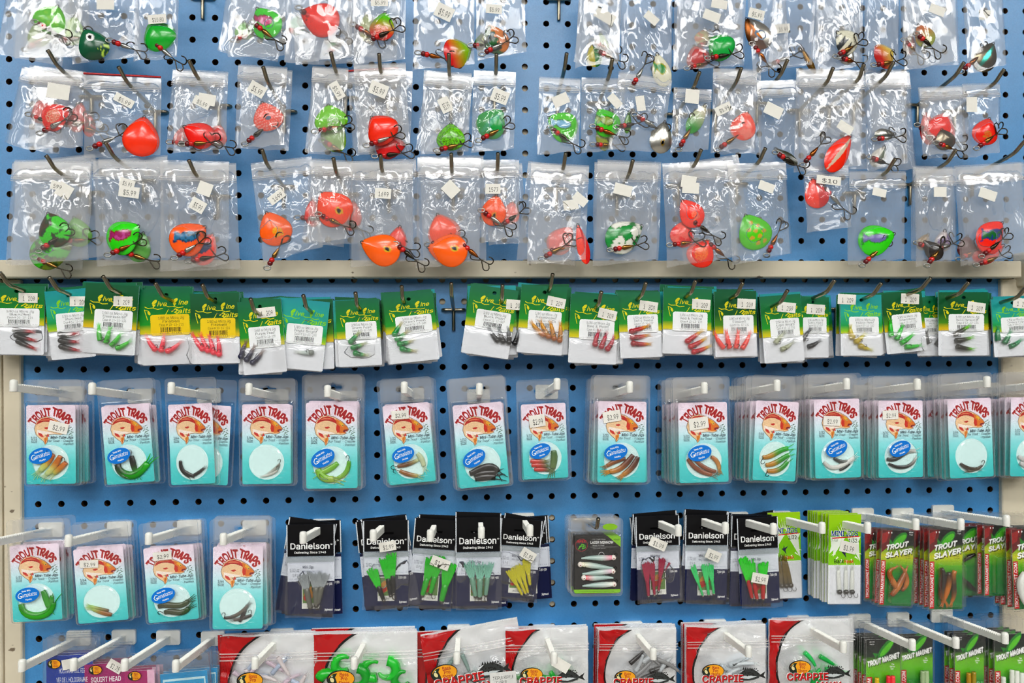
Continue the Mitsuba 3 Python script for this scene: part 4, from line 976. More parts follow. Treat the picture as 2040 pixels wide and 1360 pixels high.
    _tr[size] = g.ply('print')
    return _tr[size]


def oval_sticker():
    g = G()
    g.slab(ellipse(0, 0, 12.4, 8.2, 0, 36), -0.12, 0.05, (24, 136, 216))
    g.text('Made With', -0.4, 4.0, 1.7, WHITE, -0.2, True, 0.5, 9); g.text('Hooks', 0.6, -5.8, 1.8, WHITE, -0.2, True, 0.5, 6.5)
    g.text('amakatsu', 1.8, -1.8, 4.4, WHITE, -0.2, False, 0.5, 15.5, 0.3)
    g.poly(stroke([(-5.4, 2.6), (-7.4, 3.2), (-9.6, 0.8), (-9.2, -1.6), (-6.8, -2.2), (-5.6, -0.2), (-7.4, -0.1)], 0.7), WHITE, -0.2)
    return g.ply('print')


def blister_shell(w, zlo, zhi, bx, bz0, bz1, depth, slot_z, dome=None, slot=(10, 2.8), rr=4.0):
    """A thermoformed clear pack in millimetres: flange with a hang slot, raised box, and a domed bubble (x, z, r, height)."""
    g = G(); C = (255, 255, 255)
    out = rrect(-w, zlo, w, zhi, rr); opening = rrect(-bx, bz0, bx, bz1, 2.0)
    sl = rrect(-slot[0], slot_z - slot[1], slot[0], slot_z + slot[1], min(slot) * 0.95).union(Point(0, slot_z + slot[1] * 0.6).buffer(slot[1] * 1.15))
    fl = G()
    fl.poly(out.difference(opening).difference(sl), C, 0.0)
    fl.wall(np.array(out.exterior.coords)[:-1], 0.0, 1.2, C); fl.wall(np.array(sl.exterior.coords)[:-1], 0.0, 0.7, C)
    o = np.array(opening.exterior.coords)[:-1]; ce = np.array([0, (bz0 + bz1) / 2])
    i1 = ce + (o - ce) * (1 - 0.8 / np.array([bx, (bz1 - bz0) / 2])); i2 = ce + (o - ce) * (1 - 1.8 / np.array([bx, (bz1 - bz0) / 2]))
    g.wall(o, 0, -depth + 0.9, C, i1); g.wall(i1, -depth + 0.9, -depth, C, i2)
    cap = Polygon(i2)
    if dome:
        dx, dz, dr_, dh = dome
        n = 32; a = np.arange(n) * 2 * np.pi / n; ring = np.stack([np.cos(a), np.sin(a)], 1)
        cap = cap.difference(Polygon(np.array([dx, dz]) + ring * dr_))
        rings = [(1.0, 0.0), (0.97, 0.55), (0.90, 0.88), (0.78, 1.0)]
        for (r0, h0), (r1, h1) in zip(rings[:-1], rings[1:]):
            g.wall(np.array([dx, dz]) + ring * dr_ * r0, -depth - h0 * dh, -depth - h1 * dh, C, np.array([dx, dz]) + ring * dr_ * r1)
        g.poly(Polygon(np.array([dx, dz]) + ring * dr_ * 0.78), C, -depth - dh)
    g.poly(cap, C, -depth)
    return clear(*g.arrays()[:2], 'blister'), clear(*fl.arrays()[:2], 'flange')


DZ = (0.5 - 0.727) * CH
SHELL = blister_shell(30.0, -45.4, 70.0, 28.2, -44.4, 46.5, 4.4, 57.5, (0, DZ, 19.0, 2.8))
OVAL = oval_sticker()
BLACKISH = (34, 30, 28)
# words, card centre x, y, w, h, tilt, size, oval (u, v, tilt) or None, sticker, stack, baits as ([points in mm from the bubble's centre], radius mm, colours, tail strands)
B_ = lambda pts, r, cols, tails=3, hook=None: (pts, r, cols, tails, hook)
TR = [
 ('amber brown tipped', 102, 885, 95, 157, 0, '1/32', (.33, .635, -18), (116, 851, 38, 21, 14), 4, [B_([(2, 9), (-4, 0), (-12, -9)], 3.6, [(196, 110, 24), (200, 130, 40), (214, 212, 120), (196, 214, 150)], 4, (200, 9)), B_([(10, 7), (4, -3), (-5, -13)], 3.4, [(200, 116, 24), (206, 130, 40), (214, 212, 130), (200, 216, 160)], 4), B_([(16, 0), (10, -6), (3, -12)], 3.2, [(206, 120, 26), (206, 140, 50), (196, 200, 110)], 3, (190, 8))]),
 ('black headed green', 255, 884, 93, 156, -4, '1/32', (.33, .635, -14), None, 2, [B_([(3, 6), (4, -2), (6, -11)], 3.3, [(34, 34, 30), (40, 46, 30), (30, 150, 24)], 3, (170, 9)), B_([(-13, -2), (-10, -10), (2, -15), (14, -9), (20, -3)], 4.6, [(34, 40, 30), (30, 150, 24), (36, 160, 26), (48, 180, 40)], 3)]),
 ('black', 382, 884, 86, 160, -2, '1/64', None, None, 1, [B_([(-14, 2), (-12, -8), (-4, -15)], 2.4, [BLACKISH] * 3, 2), B_([(-2, -15), (7, -11), (13, -7)], 2.0, [BLACKISH] * 3, 3), B_([(-10, -9), (-4, -13), (2, -15)], 2.4, [BLACKISH] * 3, 0)]),
 ('white pearly small', 531, 884, 95, 159, 0, '1/64', None, None, 2, [B_([(14, -2), (8, -8), (2, -12)], 1.7, [(150, 150, 138), (200, 204, 196)], 3, (160, 7)), B_([(12, -9), (4, -13), (-4, -15)], 1.5, [(190, 190, 180), (206, 210, 204)], 3, (150, 7))]),
 ('lime glitter', 661, 887, 101, 171, 0, '1/32', (.34, .64, -28), None, 4, [B_([(-14, -4), (-9, -12), (2, -14)], 4.0, [(140, 196, 40), (150, 200, 60), (170, 190, 80)], 3), B_([(17, 4), (15, -6), (6, -13)], 2.4, [(110, 180, 40), (150, 190, 70)], 3, (170, 8)), B_([(6, 2), (-4, -5), (-12, -8)], 3.0, [(120, 190, 40), (160, 200, 70)], 2)]),
 ('amber and olive', 815, 883, 92, 158, -5, '1/32', (.36, .625, -14), (797, 826, 34, 17, -3), 3, [B_([(-15, -4), (-4, -3), (8, 1)], 2.4, [(146, 96, 30), (120, 80, 30), (196, 206, 160)], 4, (260, 9)), B_([(-13, -9), (-5, -13), (6, -16)], 2.6, [(170, 120, 40), (150, 96, 30), (190, 180, 110)], 3, (250, 9)), B_([(8, 8), (12, 2), (14, -6)], 3.0, [(196, 206, 170), (206, 214, 180)], 3)]),
 ('glossy black fat', 958, 886, 99, 165, -5, '1/32', (.34, .645, -26), None, 4, [B_([(-14, -9), (-2, -5), (10, -4), (15, -10)], 3.6, [BLACKISH] * 4, 2), B_([(-9, -15), (2, -14), (12, -15)], 3.6, [BLACKISH] * 3, 2), B_([(-10, -11), (2, -10), (12, -10)], 3.2, [BLACKISH] * 3, 2)]),
 ('red and green speckled', 1085, 878, 89, 149, -2, '1/32', (.38, .625, -18), (1070, 838, 32, 24, -8), 1, [B_([(-17, -3), (-8, -4), (0, -4)], 2.7, [(206, 66, 50), (206, 70, 50), (130, 130, 70)], 4), B_([(-16, -8), (-8, -8), (2, -9)], 2.7, [(206, 60, 44), (200, 66, 50), (110, 130, 80)], 4), B_([(-13, -13), (-5, -13), (4, -14)], 2.5, [(206, 60, 44), (196, 66, 50), (100, 120, 70)], 4), B_([(10, 8), (10, -2), (8, -12)], 4.0, [(96, 130, 80), (120, 140, 90)], 4)]),
 ('brown with golden tails', 1239, 880, 97, 161, 1, '1/32', (.36, .62, -14), (1219, 829, 36, 22, -9), 8, [B_([(12, 6), (6, -2), (-4, -10), (-12, -12)], 3.2, [(110, 60, 26), (120, 66, 28), (180, 120, 30), (206, 150, 40)], 5), B_([(17, 4), (12, -6), (2, -15)], 3.2, [(96, 52, 26), (120, 70, 30), (206, 150, 40)], 5), B_([(4, 2), (-8, -2), (-15, -6)], 2.6, [(120, 66, 30), (170, 110, 30)], 4)]),
 ('tan and brown long', 1401, 881, 99, 159, -1, '1/32', (.40, .625, -14), (1392, 843, 39, 23, -8), 9, [B_([(-16, 2), (-8, -8), (8, -15)], 2.5, [(150, 96, 66), (150, 92, 60), (166, 110, 76)], 3), B_([(-8, 0), (2, -8), (12, -12)], 2.3, [(156, 100, 66), (150, 90, 56)], 3, (200, 9)), B_([(8, 4), (14, -2), (16, -10)], 2.4, [(186, 120, 60), (206, 166, 100)], 4, (210, 8))]),
 ('gold headed green', 1545, 878, 87, 158, 3, '1/32', None, None, 9, [B_([(-14, 1), (-5, 3), (6, 9), (15, 12)], 3.2, [(190, 140, 30), (196, 150, 30), (50, 170, 50), (60, 190, 60)], 2, (330, 9)), B_([(-10, -7), (-1, -5), (8, 0), (16, 5)], 3.2, [(196, 144, 30), (196, 150, 36), (46, 160, 44), (50, 180, 50)], 2), B_([(-8, -13), (0, -13), (9, -9), (15, -2)], 3.0, [(196, 144, 30), (190, 140, 40), (46, 160, 44), (44, 170, 44)], 2, (330, 8))]),
 ('dark backed white', 1668, 873, 93, 157, -1, '1/32', (.44, .62, -24), (1657, 838, 34, 19, 3), 9, [B_([(-15, -6), (-4, -12), (8, -8), (17, -2)], 2.6, [(206, 206, 200), (222, 222, 216), (226, 226, 222)], 3), B_([(-4, -2), (6, -6), (16, -4)], 2.2, [(70, 74, 72), (110, 114, 110), (206, 206, 200)], 3), B_([(2, -15), (8, -12), (13, -8)], 1.6, [(50, 50, 48), (70, 70, 66)], 2)]),
 ('black and white paired', 1794, 874, 91, 153, 0, '1/32', (.44, .62, -22), (1774, 826, 32, 18, -2), 8, [B_([(-15, -3), (-4, -2), (6, 4), (16, 6)], 2.6, [(56, 56, 54), (90, 90, 86), (216, 216, 210)], 2), B_([(-13, -8), (-2, -12), (10, -10), (17, -2)], 2.0, [(40, 40, 38), (44, 44, 42), (190, 190, 184)], 2)]),
 ('brown speckled tiny', 1933, 872, 90, 157, -2, '1/64', None, None, 9, [B_([(-12, -8), (-4, -13), (6, -14)], 2.2, [(70, 62, 50), (90, 80, 64)], 4), B_([(12, -11), (4, -15), (-4, -16)], 1.8, [(90, 80, 66), (120, 110, 90)], 4, (150, 8))]),
 ('pearl white', 2056, 870, 90, 157, 1, '1/32', None, None, 6, [B_([(-15, -2), (-6, -6), (4, -8)], 3.0, [(206, 206, 204), (220, 220, 220)], 3), B_([(-13, -9), (-4, -12), (5, -13)], 3.0, [(206, 206, 204), (220, 220, 220)], 3)]),
]
TR2 = [
 ('grass green curly', 72, 1160, 95, 152, -2.5, '1/32', (.36, .64, -8), None, 3, [B_([(7, 10), (10, 0), (12, -8)], 3.4, [(50, 150, 30), (56, 166, 30), (60, 176, 40)], 2), B_([(-17, -4), (-13, -14), (0, -18), (12, -14), (17, -4)], 4.2, [(56, 160, 30), (60, 170, 36), (60, 176, 40), (50, 150, 30)], 2), B_([(16, 4), (15, -4), (12, -12)], 2.6, [(56, 160, 30), (60, 170, 40)], 2)]),
 ('amber and lime speckled', 201, 1164, 97, 148, -4, '1/64', None, (177, 1123, 36, 15, 0), 3, [B_([(9, -16), (-2, -12), (-10, -8)], 2.6, [(150, 96, 30), (170, 120, 50), (176, 206, 120)], 4), B_([(6, -11), (-2, -9), (-12, -5)], 2.2, [(120, 90, 40), (176, 206, 120)], 4)]),
 ('dark olive glitter', 341, 1162, 98, 149, -4, '1/32', (.36, .635, -18), (323, 1107, 36, 17, -5), 3, [B_([(-15, -6), (-4, -5), (8, -6), (16, -2)], 3.2, [(70, 76, 46), (90, 96, 60), (70, 90, 50)], 4), B_([(-9, -13), (0, -13), (10, -14), (16, -10)], 3.2, [(70, 76, 46), (84, 90, 60), (60, 96, 50)], 4, (240, 8))]),
 ('dark grey tiny', 474, 1170, 98, 164, 0.5, '1/64', None, None, 4, [B_([(-14, -12), (-6, -11), (2, -7), (10, 1)], 1.9, [(60, 56, 56), (120, 110, 100), (130, 126, 120)], 4, (160, 8)), B_([(2, -16), (5, -10), (8, -4)], 2.0, [(56, 52, 52), (90, 84, 84)], 3), B_([(14, -9), (6, -12), (-4, -14)], 1.9, [(60, 56, 56), (120, 110, 104)], 3, (170, 8))]),
]
for words, rows, slope, dmax in (('upper fish card row', TR, 0.0068, 0.058), ('lower fish card row', TR2, 0.0062, 0.062)):
    for i, (what, cx, cy, w, hh, tilt, size, oval, stick, stack, baits) in enumerate(rows):
        lo, hi = 0.0, 0.104                                                  # the distance at which a 51 mm card looks that wide
        h = min(max(CAM_DIST - 0.001 * CW * F_PX / w * 1.0, 0.072), dmax)
        h = dmax - 0.002 * (i % 3) + (0.016 if stack >= 8 else 0)
        m = mpp(cx, cy, h)
        sc = w * m / CW, hh * m / CH
        Mf = xform(at(cx, cy, h), tilt, 0, 0)
        for k in range(stack, -1, -1):
            hk = h - slope * k - 0.0015 * (k > 0)
            jx, jy, jt = (0, 0, tilt) if k == 0 else (rp.uniform(-5, 5), rp.uniform(-4, 3), tilt * 0.5 + rp.uniform(-1.6, 1.6))
            if what == 'black' and k == 1:
                jx, jy, jt = 26, 2, 3
            P = at(cx, cy, h); P = P + np.array([jx * m, (h - hk), -jy * m - (h - hk) * math.tan(TILT)])
            M = Mf if k == 0 else xform(P, jt, 0, 0)
            S3 = np.diag([sc[0], 0.001, sc[1], 1.0])
            lab = f'fish card blister with {what} jigs, {ORD[i]} in the {words}' if k == 0 else f'{ORD[k - 1]} blister behind the front one, {ORD[i]} stack of the {words}'
            t = thing('jig_blister', lab, 'blister pack', 'clear blisters with fish cards')
            put(t, 'card', trout_card(size if k == 0 or what == 'black' else 'plain'), M @ S3)
            put(t, 'shell', SHELL[0], M @ xform((0, 0.0030, 0)) @ S3); put(t, 'flange', SHELL[1], M @ xform((0, 0.0030, 0)) @ S3)
            if k:
                continue
            if oval:
                ox, oz = N(oval[0], oval[1])
                put(t, 'oval_sticker', OVAL, M @ S3 @ xform((ox, -4.45, oz), oval[2]), 'blue oval sticker with white script')
            if stick:
                k2 = mpp(stick[0], stick[1], h)
                price_sticker(t, 0, 0, 0, stick[2] * k2, stick[3] * k2, 0, '$2.99', xform(at(stick[0], stick[1], h + 0.0018), stick[4]))
            for q, (pts, r, cols, tails, hook) in enumerate(sorted(baits, key=lambda b: np.mean([p_[0] for p_ in b[0]]))):
                pp = []
                for (a, b) in pts:
                    ang = math.radians(tilt); a2, b2 = a * sc[0] / m, (b + DZ) * sc[1] / m
                    pp.append((cx + a2 * math.cos(ang) + b2 * math.sin(ang), cy - (b2 * math.cos(ang) - a2 * math.sin(ang))))
                rpx = r * sc[0] / m
                bait(f'{what} tube jig, {ORD[q]} from left, {ORD[i]} blister, {words}', f'tube jigs in the {ORD[i]} blister of the {words}', h + 0.0020, pp, [rpx * 0.72, rpx, rpx * 0.96, rpx * 0.8], cols, 'tube_jig', tails, hook and (hook[0], hook[1] * 1.7), None, 'jig', q)

# ------------------------------------------------------------------ black topped packets of tube jigs
def pouch_pack(label, group, h, cx, top, w, bot, tilt, front=True, pitch=0.0):
    t = thing('tube_jig_packet', label, 'packet', group)
    m = mpp(cx, (top + bot) / 2, h)
    W, B = w * m, (bot - top) * m
    return t, m, W, B, xform(at(cx, top, h), tilt, 0, pitch)


_dk = {}


def black_header():
    """Unit print: x -1..1, z -1..1 (the top third of the packet)."""
    if 'h' not in _dk:
        g = G(); sl = rrect(-0.34, 0.10, 0.34, 0.24, 0.05)
        face = sbox(-1, -1, 1, 1).difference(sl)
        g.poly(face, (8, 8, 13), -1.0); g.poly(face, (14, 14, 20), 1.0); g.wall(np.array(sbox(-1, -1, 1, 1).exterior.coords)[:-1], -1, 1, (40, 42, 48))
        for x in (-1, 0.955):
            g.rect(x, -1, x + 0.045, 0.98, (222, 226, 230), -1.12)
        g.text('Danielson', -0.03, -0.52, 0.36, WHITE, -1.15, True, 0.5, 1.62)
        for x in (-0.80, -0.30, 0.0, 0.10, 0.62, 0.80):                     # slab feet of the letters
            pass
        g.text('®', 0.86, -0.32, 0.12, WHITE, -1.15, False, 0.5, 0.09)
        g.text('Delivering Since 1943', -0.02, -0.80, 0.13, WHITE, -1.15, True, 0.5, 1.30)
        _dk['h'] = g.ply('print')
        g = G()
        g.grad(sbox(-1, -1, 1, 1), [(-1, (14, 30, 84)), (0.16, (14, 30, 84)), (0.161, (226, 230, 238)), (0.90, (226, 230, 238)), (0.901, (30, 44, 84)), (1, (30, 44, 84))], -1.0, 3)
        g.wall(np.array(sbox(-1, -1, 1, 1).exterior.coords)[:-1], -1, 1, (200, 204, 210)); g.rect(-1, -1, 1, 1, (226, 230, 236), 1.0)
        for z in (0.80, 0.24):
            for k in range(26):
                g.rect(-0.94 + k * 0.073, z, -0.94 + k * 0.073 + 0.03, z + 0.014, (60, 80, 140), -1.2)
        for k in range(11):
            g.rect(-0.44, 0.26 + k * 0.05, -0.43, 0.28 + k * 0.05, (60, 80, 140), -1.2)
        g.text('1/32 oz', -0.70, 0.50, 0.12, (50, 60, 84), -1.2, False, 0.5, 0.40); g.text('0.9 g', -0.66, 0.33, 0.11, (50, 60, 84), -1.2, False, 0.5, 0.24)
        g.text('Mini Jigs', -0.12, 0.62, 0.10, (50, 60, 90), -1.2, True, 0.5, 0.46); g.text('Mini-cabezas 1/32 oz', 0.06, 0.48, 0.07, (90, 100, 130), -1.2, False, 0.5, 0.82)
        g.text('3 pcs-pzs', 0.72, 0.02, 0.10, WHITE, -1.2, True, 0.5, 0.36); g.text('jighead', 0.74, -0.90, 0.07, WHITE, -1.2, True, 0.5, 0.34)
        g.rect(-0.40, -0.82, 0.36, 0.10, (226, 226, 220), -1.2); g.rect(-0.36, -0.62, 0.32, 0.06, (120, 150, 90), -1.35)
        g.poly(ellipse(-0.05, -0.26, 0.30, 0.20, 35), (206, 150, 60), -1.5); g.poly(ellipse(-0.16, -0.40, 0.18, 0.12, 20), (190, 60, 50), -1.6); g.poly(ellipse(0.12, -0.12, 0.10, 0.14, 10), (60, 90, 60), -1.6)
        g.text('mini', -0.02, -0.78, 0.10, (90, 90, 90), -1.4, False, 0.5, 0.3)
        _dk['b'] = g.ply('print')
    return _dk['h'], _dk['b']


# words, cx, top, w, header bottom, bottom, tilt, sticker, stack, stack tilt, jigs: [(tail top x, y, head x, y, tail half width)], colours (tail, head half)
GRN, NEON = (40, 190, 40), (60, 220, 40)
DK = [
 ('clear glitter', 619, 1044, 95, 1108, 1224, 0, None, 4, 9, [(604, 1142, 618, 1208, 11), (628, 1140, 630, 1204, 12), (646, 1142, 634, 1200, 10)], ((170, 176, 178), (120, 120, 110)), 0),
 ('black headed green', 769, 1036, 90, 1098, 1208, 0, (772, 1088, 33, 19, -8), 6, -8, [(741, 1134, 764, 1194, 9), (766, 1112, 778, 1184, 9), (779, 1104, 784, 1180, 9)], ((46, 206, 40), (20, 26, 24)), 1),
 ('plain bright green', 870, 1034, 86, 1094, 1208, 5, (877, 1121, 38, 20, 22), 5, 4, [(862, 1110, 842, 1184, 11), (876, 1108, 858, 1180, 10), (896, 1124, 880, 1196, 12)], ((44, 200, 36), (40, 180, 36)), 1),
 ('pale green glitter', 953, 1030, 91, 1099, 1208, 0, None, 5, 5, [(934, 1120, 947, 1186, 10), (956, 1122, 956, 1188, 11), (974, 1122, 968, 1184, 9)], ((150, 206, 186), (130, 170, 150)), 0),
 ('yellow', 1040, 1034, 82, 1088, 1192, 5, (1052, 1105, 30, 20, 32), 5, 9, [(1014, 1136, 1040, 1184, 6), (1024, 1130, 1047, 1182, 6), (1036, 1124, 1052, 1180, 6), (1048, 1114, 1056, 1164, 7)], ((206, 200, 20), (206, 196, 30)), 1),
 ('magenta', 1309, 1027, 88, 1087, 1195, -1, (1311, 1083, 35, 19, 24), 5, -6, [(1286, 1120, 1292, 1186, 7), (1297, 1120, 1304, 1184, 6), (1319, 1112, 1312, 1176, 6), (1334, 1120, 1324, 1138, 2)], ((176, 20, 84), (170, 20, 76)), 1),
 ('mint green', 1408, 1025, 87, 1086, 1197, 1, (1421, 1106, 30, 20, 24), 6, 3, [(1380, 1128, 1400, 1186, 5), (1403, 1126, 1412, 1184, 6), (1414, 1124, 1422, 1182, 6)], ((70, 214, 130), (60, 200, 120)), 1),
 ('green and red', 1508, 1030, 83, 1093, 1204, -2, (1514, 1152, 33, 20, 11), 4, -7, [(1480, 1112, 1498, 1190, 8), (1494, 1118, 1508, 1192, 8), (1520, 1122, 1520, 1192, 9)], ((44, 216, 30), (190, 20, 26)), 1),
]
HB, BB = black_header()
for i, (what, cx, top, w, hb, bot, tilt, stick, stack, stilt, jigs, cols, solid) in enumerate(DK):
    h = 0.036 - 0.004 * (i in (2, 4)) 
    for k in range(stack, -1, -1):
        hk = h - 0.0048 * k
        ang = tilt if k == 0 else stilt * (0.4 + 1.0 * rp.random()) * (1 if rp.random() > 0.35 else -0.3)
        lab = f'black topped packet of {what} tube jigs, {ORD[i]} from the left in its row' if k == 0 else f'{ORD[k - 1]} packet behind the front one, {ORD[i]} stack of black topped packets'
        t, m, W, B, M = pouch_pack(lab, 'black topped tube jig packets', hk, cx + (0 if k == 0 else stilt * 1.2 + rp.uniform(-6, 6)), top - (0 if k == 0 else rp.uniform(3, 13)), w, bot, ang, k == 0, 0 if k == 0 else rp.uniform(-1, 1))
        if k:
            M[:3, 3] += np.array([0, 0, -0.0048 * k * math.tan(TILT)])
        H = (hb - top) * m; Bb = B - H
        put(t, 'header_card', HB, M @ xform((0, 0, -H / 2), 0, 0, 0, (W / 2, 0.0008, H / 2)))
        put(t, 'insert_card', BB, M @ xform((0, 0.0006, -H - Bb * 0.505), 0, 0, 0, (W / 2 * 0.97, 0.0002, Bb * 0.48)))
        if k > 1:
            continue
        v, f = film_sheet(W, Bb + 0.002, 40 + i + k, -1, 0.0012, 0.8, 16, 18)
        put(t, 'pouch', clear(v, f, 'blister', True), M @ xform((0, -0.0060 if k == 0 else -0.001, -H + 0.001)))
        if k:
            continue
        g = G(); g.grad(sbox(-W / 2, -H - Bb * 0.09, W / 2, -H + 0.0005), [(-H - Bb * 0.09, (190, 200, 206)), (-H, (150, 160, 168))], 0, 3)
        for q in range(40):
            x = -W / 2 + (q + 0.5) * W / 40
            g.tube([(x, -0.0007, -H - Bb * 0.075), (x, -0.0007, -H - 0.0004)], 0.0003, (206, 212, 216), 4)
        put(t, 'crimped_seal', g.ply('gloss'), M @ xform((0, -0.0008, 0)))
        if stick:
            k2 = mpp(stick[0], stick[1], h)
            price_sticker(t, 0, 0, 0, stick[2] * k2, stick[3] * k2, 0, '$1.99', xform(at(stick[0], stick[1], h + 0.0085), stick[4]))
        for q, (tx, ty, hx, hy, hw) in enumerate(jigs):
            bt = thing('tube_jig', f'{what} tube jig, {ORD[q]} from left, {ORD[i]} black topped packet', 'fishing lure', f'tube jigs in the {ORD[i]} black topped packet')
            P0, P1 = at(tx, ty, h + 0.0032), at(hx, hy, h + 0.0032)
            d = P1 - P0; sd = np.array([d[2], 0, -d[0]]); sd /= np.linalg.norm(sd)
            g = G(); rr = np.random.default_rng(q + i * 9); ns = 9
            mid = P0 + d * (0.60 if solid else 0.5)
            for s_ in range(ns):
                u = (s_ - (ns - 1) / 2) / ((ns - 1) / 2)
                a = P0 + sd * u * hw * m * 1.05 + d * rr.uniform(-0.06, 0.06) + np.array([0, -0.0010 * rr.random(), 0])
                g.tube(smooth_path([a, (a + mid) / 2 + sd * u * hw * m * 0.25, mid + sd * u * hw * m * 0.35], 5), (1.5 if solid else 0.8) * m * hw / 8, cols[0], 5)
            put(bt, 'skirt', g.ply('soft', True))
            put(bt, 'body', G().tube([mid - d * 0.05, mid + d * 0.1, P1], [hw * 0.48 * m, hw * 0.55 * m, hw * 0.42 * m], cols[1], 8).ply('soft', True))
            put(bt, 'head', G().ball(P1 + d * 0.02, max(hw * 0.42, 3) * m, (150, 146, 140), 2).ply('metal', True))
            put(bt, 'hook', G().tube(hook_curve(P1 + np.array([0, -0.0012, 0]), 16 * m, math.atan2(-d[2], -d[0]) - math.pi / 2 + (0.5 if q % 2 else -0.3), 0.1) * [1, 1, 1], 0.00033, (110, 100, 84), 5).ply('metal', True))

# ------------------------------------------------------------------ minnow blister with a black card
MX, MZ = 46.5, 56.5


def minnow_card():
    g = G(); b = rrect(-MX / 2, -MZ / 2, MX / 2, MZ / 2, 2.0)
    g.slab(b, -0.2, 0.2, (22, 24, 26))
    g.poly(sbox(-MX / 2, -MZ / 2, MX / 2, -MZ / 2 + 3.6).intersection(b), (150, 206, 20), -0.25); g.poly(Polygon([(MX / 2 - 13, MZ / 2), (MX / 2, MZ / 2), (MX / 2, MZ / 2 - 11)]).intersection(b), (150, 206, 20), -0.25)
    g.text('LASER MINNOW', 4.5, 20.8, 2.5, WHITE, -0.3, True, 0.5, 23); g.text('1/32 · 3 Heads 5 Bodies', 1.5, 24.6, 1.2, (190, 190, 190), -0.3, False, 0.5, 13)
    g.text('Ready to Fish!', 1.0, 18.2, 1.5, (210, 210, 210), -0.3, False, 0.5, 11.5); g.text('Listo para pescar', 2.0, 15.6, 1.3, (170, 170, 170), -0.3, False, 0.5, 12.5); g.rect(-7, 17.3, 21, 17.6, (150, 150, 150), -0.3)
    g.poly(Point(-16, 19.5).buffer(6.2).difference(Point(-16, 19.5).buffer(5.8)), (200, 40, 60), -0.3); g.text('APEX', -16, 21.8, 2.6, (214, 40, 60), -0.35, True, 0.5, 9)
    g.poly(stroke([(-19, 15.5), (-15.5, 20.5), (-13.5, 20), (-15, 16), (-12, 17)], 0.9), (110, 200, 40), -0.35); g.poly(stroke([(-18, 18.4), (-12, 18.6)], 0.8), (110, 200, 40), -0.35)
    g.poly(Point(4, 9.5).buffer(2.9).difference(Point(4, 9.5).buffer(2.5)), (220, 220, 220), -0.3)
    g.text('BONUS', 19.3, 24.0, 1.2, (40, 60, 10), -0.3, True, 0.5, 5.5); g.text('2.0" 1/16 oz 2 minnow lures and soft baits', 0, -27.2, 1.1, (30, 60, 10), -0.3, False, 0.5, 34)
    return g.ply('print')


MC, MS = minnow_card(), blister_shell(26.5, -33, 45.5, 24.6, -29.5, 31, 6.0, 38.0, None, (9, 1.6), 4.0)
h = 0.064; mcx, mcy, mw = 1190, 1124, 93
m = mpp(mcx, mcy, h); sc = mw * m / MX
S3 = np.diag([sc, 0.001, 113 * m / MZ, 1.0])
for k in range(5, -1, -1):
    hk = h - 0.0088 * k
    P = at(mcx, mcy, h) + np.array([rp.uniform(-2, 2) * m * (k > 0), h - hk, -(h - hk) * math.tan(TILT)])
    M = xform(P, 0.5 if k == 0 else rp.uniform(-1.2, 1.2))
    t = thing('minnow_blister', 'front blister of five pale minnow lures on a black and lime card' if k == 0 else f'{ORD[k - 1]} minnow blister behind the front one with black and lime card', 'blister pack', 'minnow blisters on the steel hook')
    put(t, 'card', MC, M @ S3); put(t, 'shell', MS[0], M @ xform((0, 0.004, 0)) @ S3); put(t, 'flange', MS[1], M @ xform((0, 0.004, 0)) @ S3)
    if k == 0:
        g = G(); g.slab(ellipse(0, 0, 7.5, 3.2), -0.1, 0.05, (150, 196, 60)); put(t, 'round_sticker', g.ply('print'), M @ S3 @ xform((12.5, -0.6, 37.5)), 'yellow green sticker')
for q, (x0, y0, x1, y1) in enumerate([(1222, 1110, 1158, 1112), (1156, 1124, 1222, 1131), (1221, 1137, 1160, 1143), (1163, 1150, 1222, 1151), (1223, 1163, 1160, 1167)]):
    c0 = [(240, 150, 170), (236, 226, 200), (226, 190, 206), (236, 120, 130), (236, 236, 226)][q]
    s_ = 1 if x1 > x0 else -1
    bait(f'pale minnow lure, {ORD[q]} from the top on the black and lime card', 'minnow lures on the black card', h + 0.003, [(x0, y0), (x0 + s_ * 14, y0 + 1), ((x0 + x1) / 2, (y0 + y1) / 2), (x1, y1)], [4.6, 6.0, 4.6, 1.6], [c0, (196, 206, 200), (170, 190, 184), (176, 194, 188)], 'minnow_lure', 0, (90 - 40 * s_, 13), (150, 20, 40), 'lure', q, (232, 224, 216))

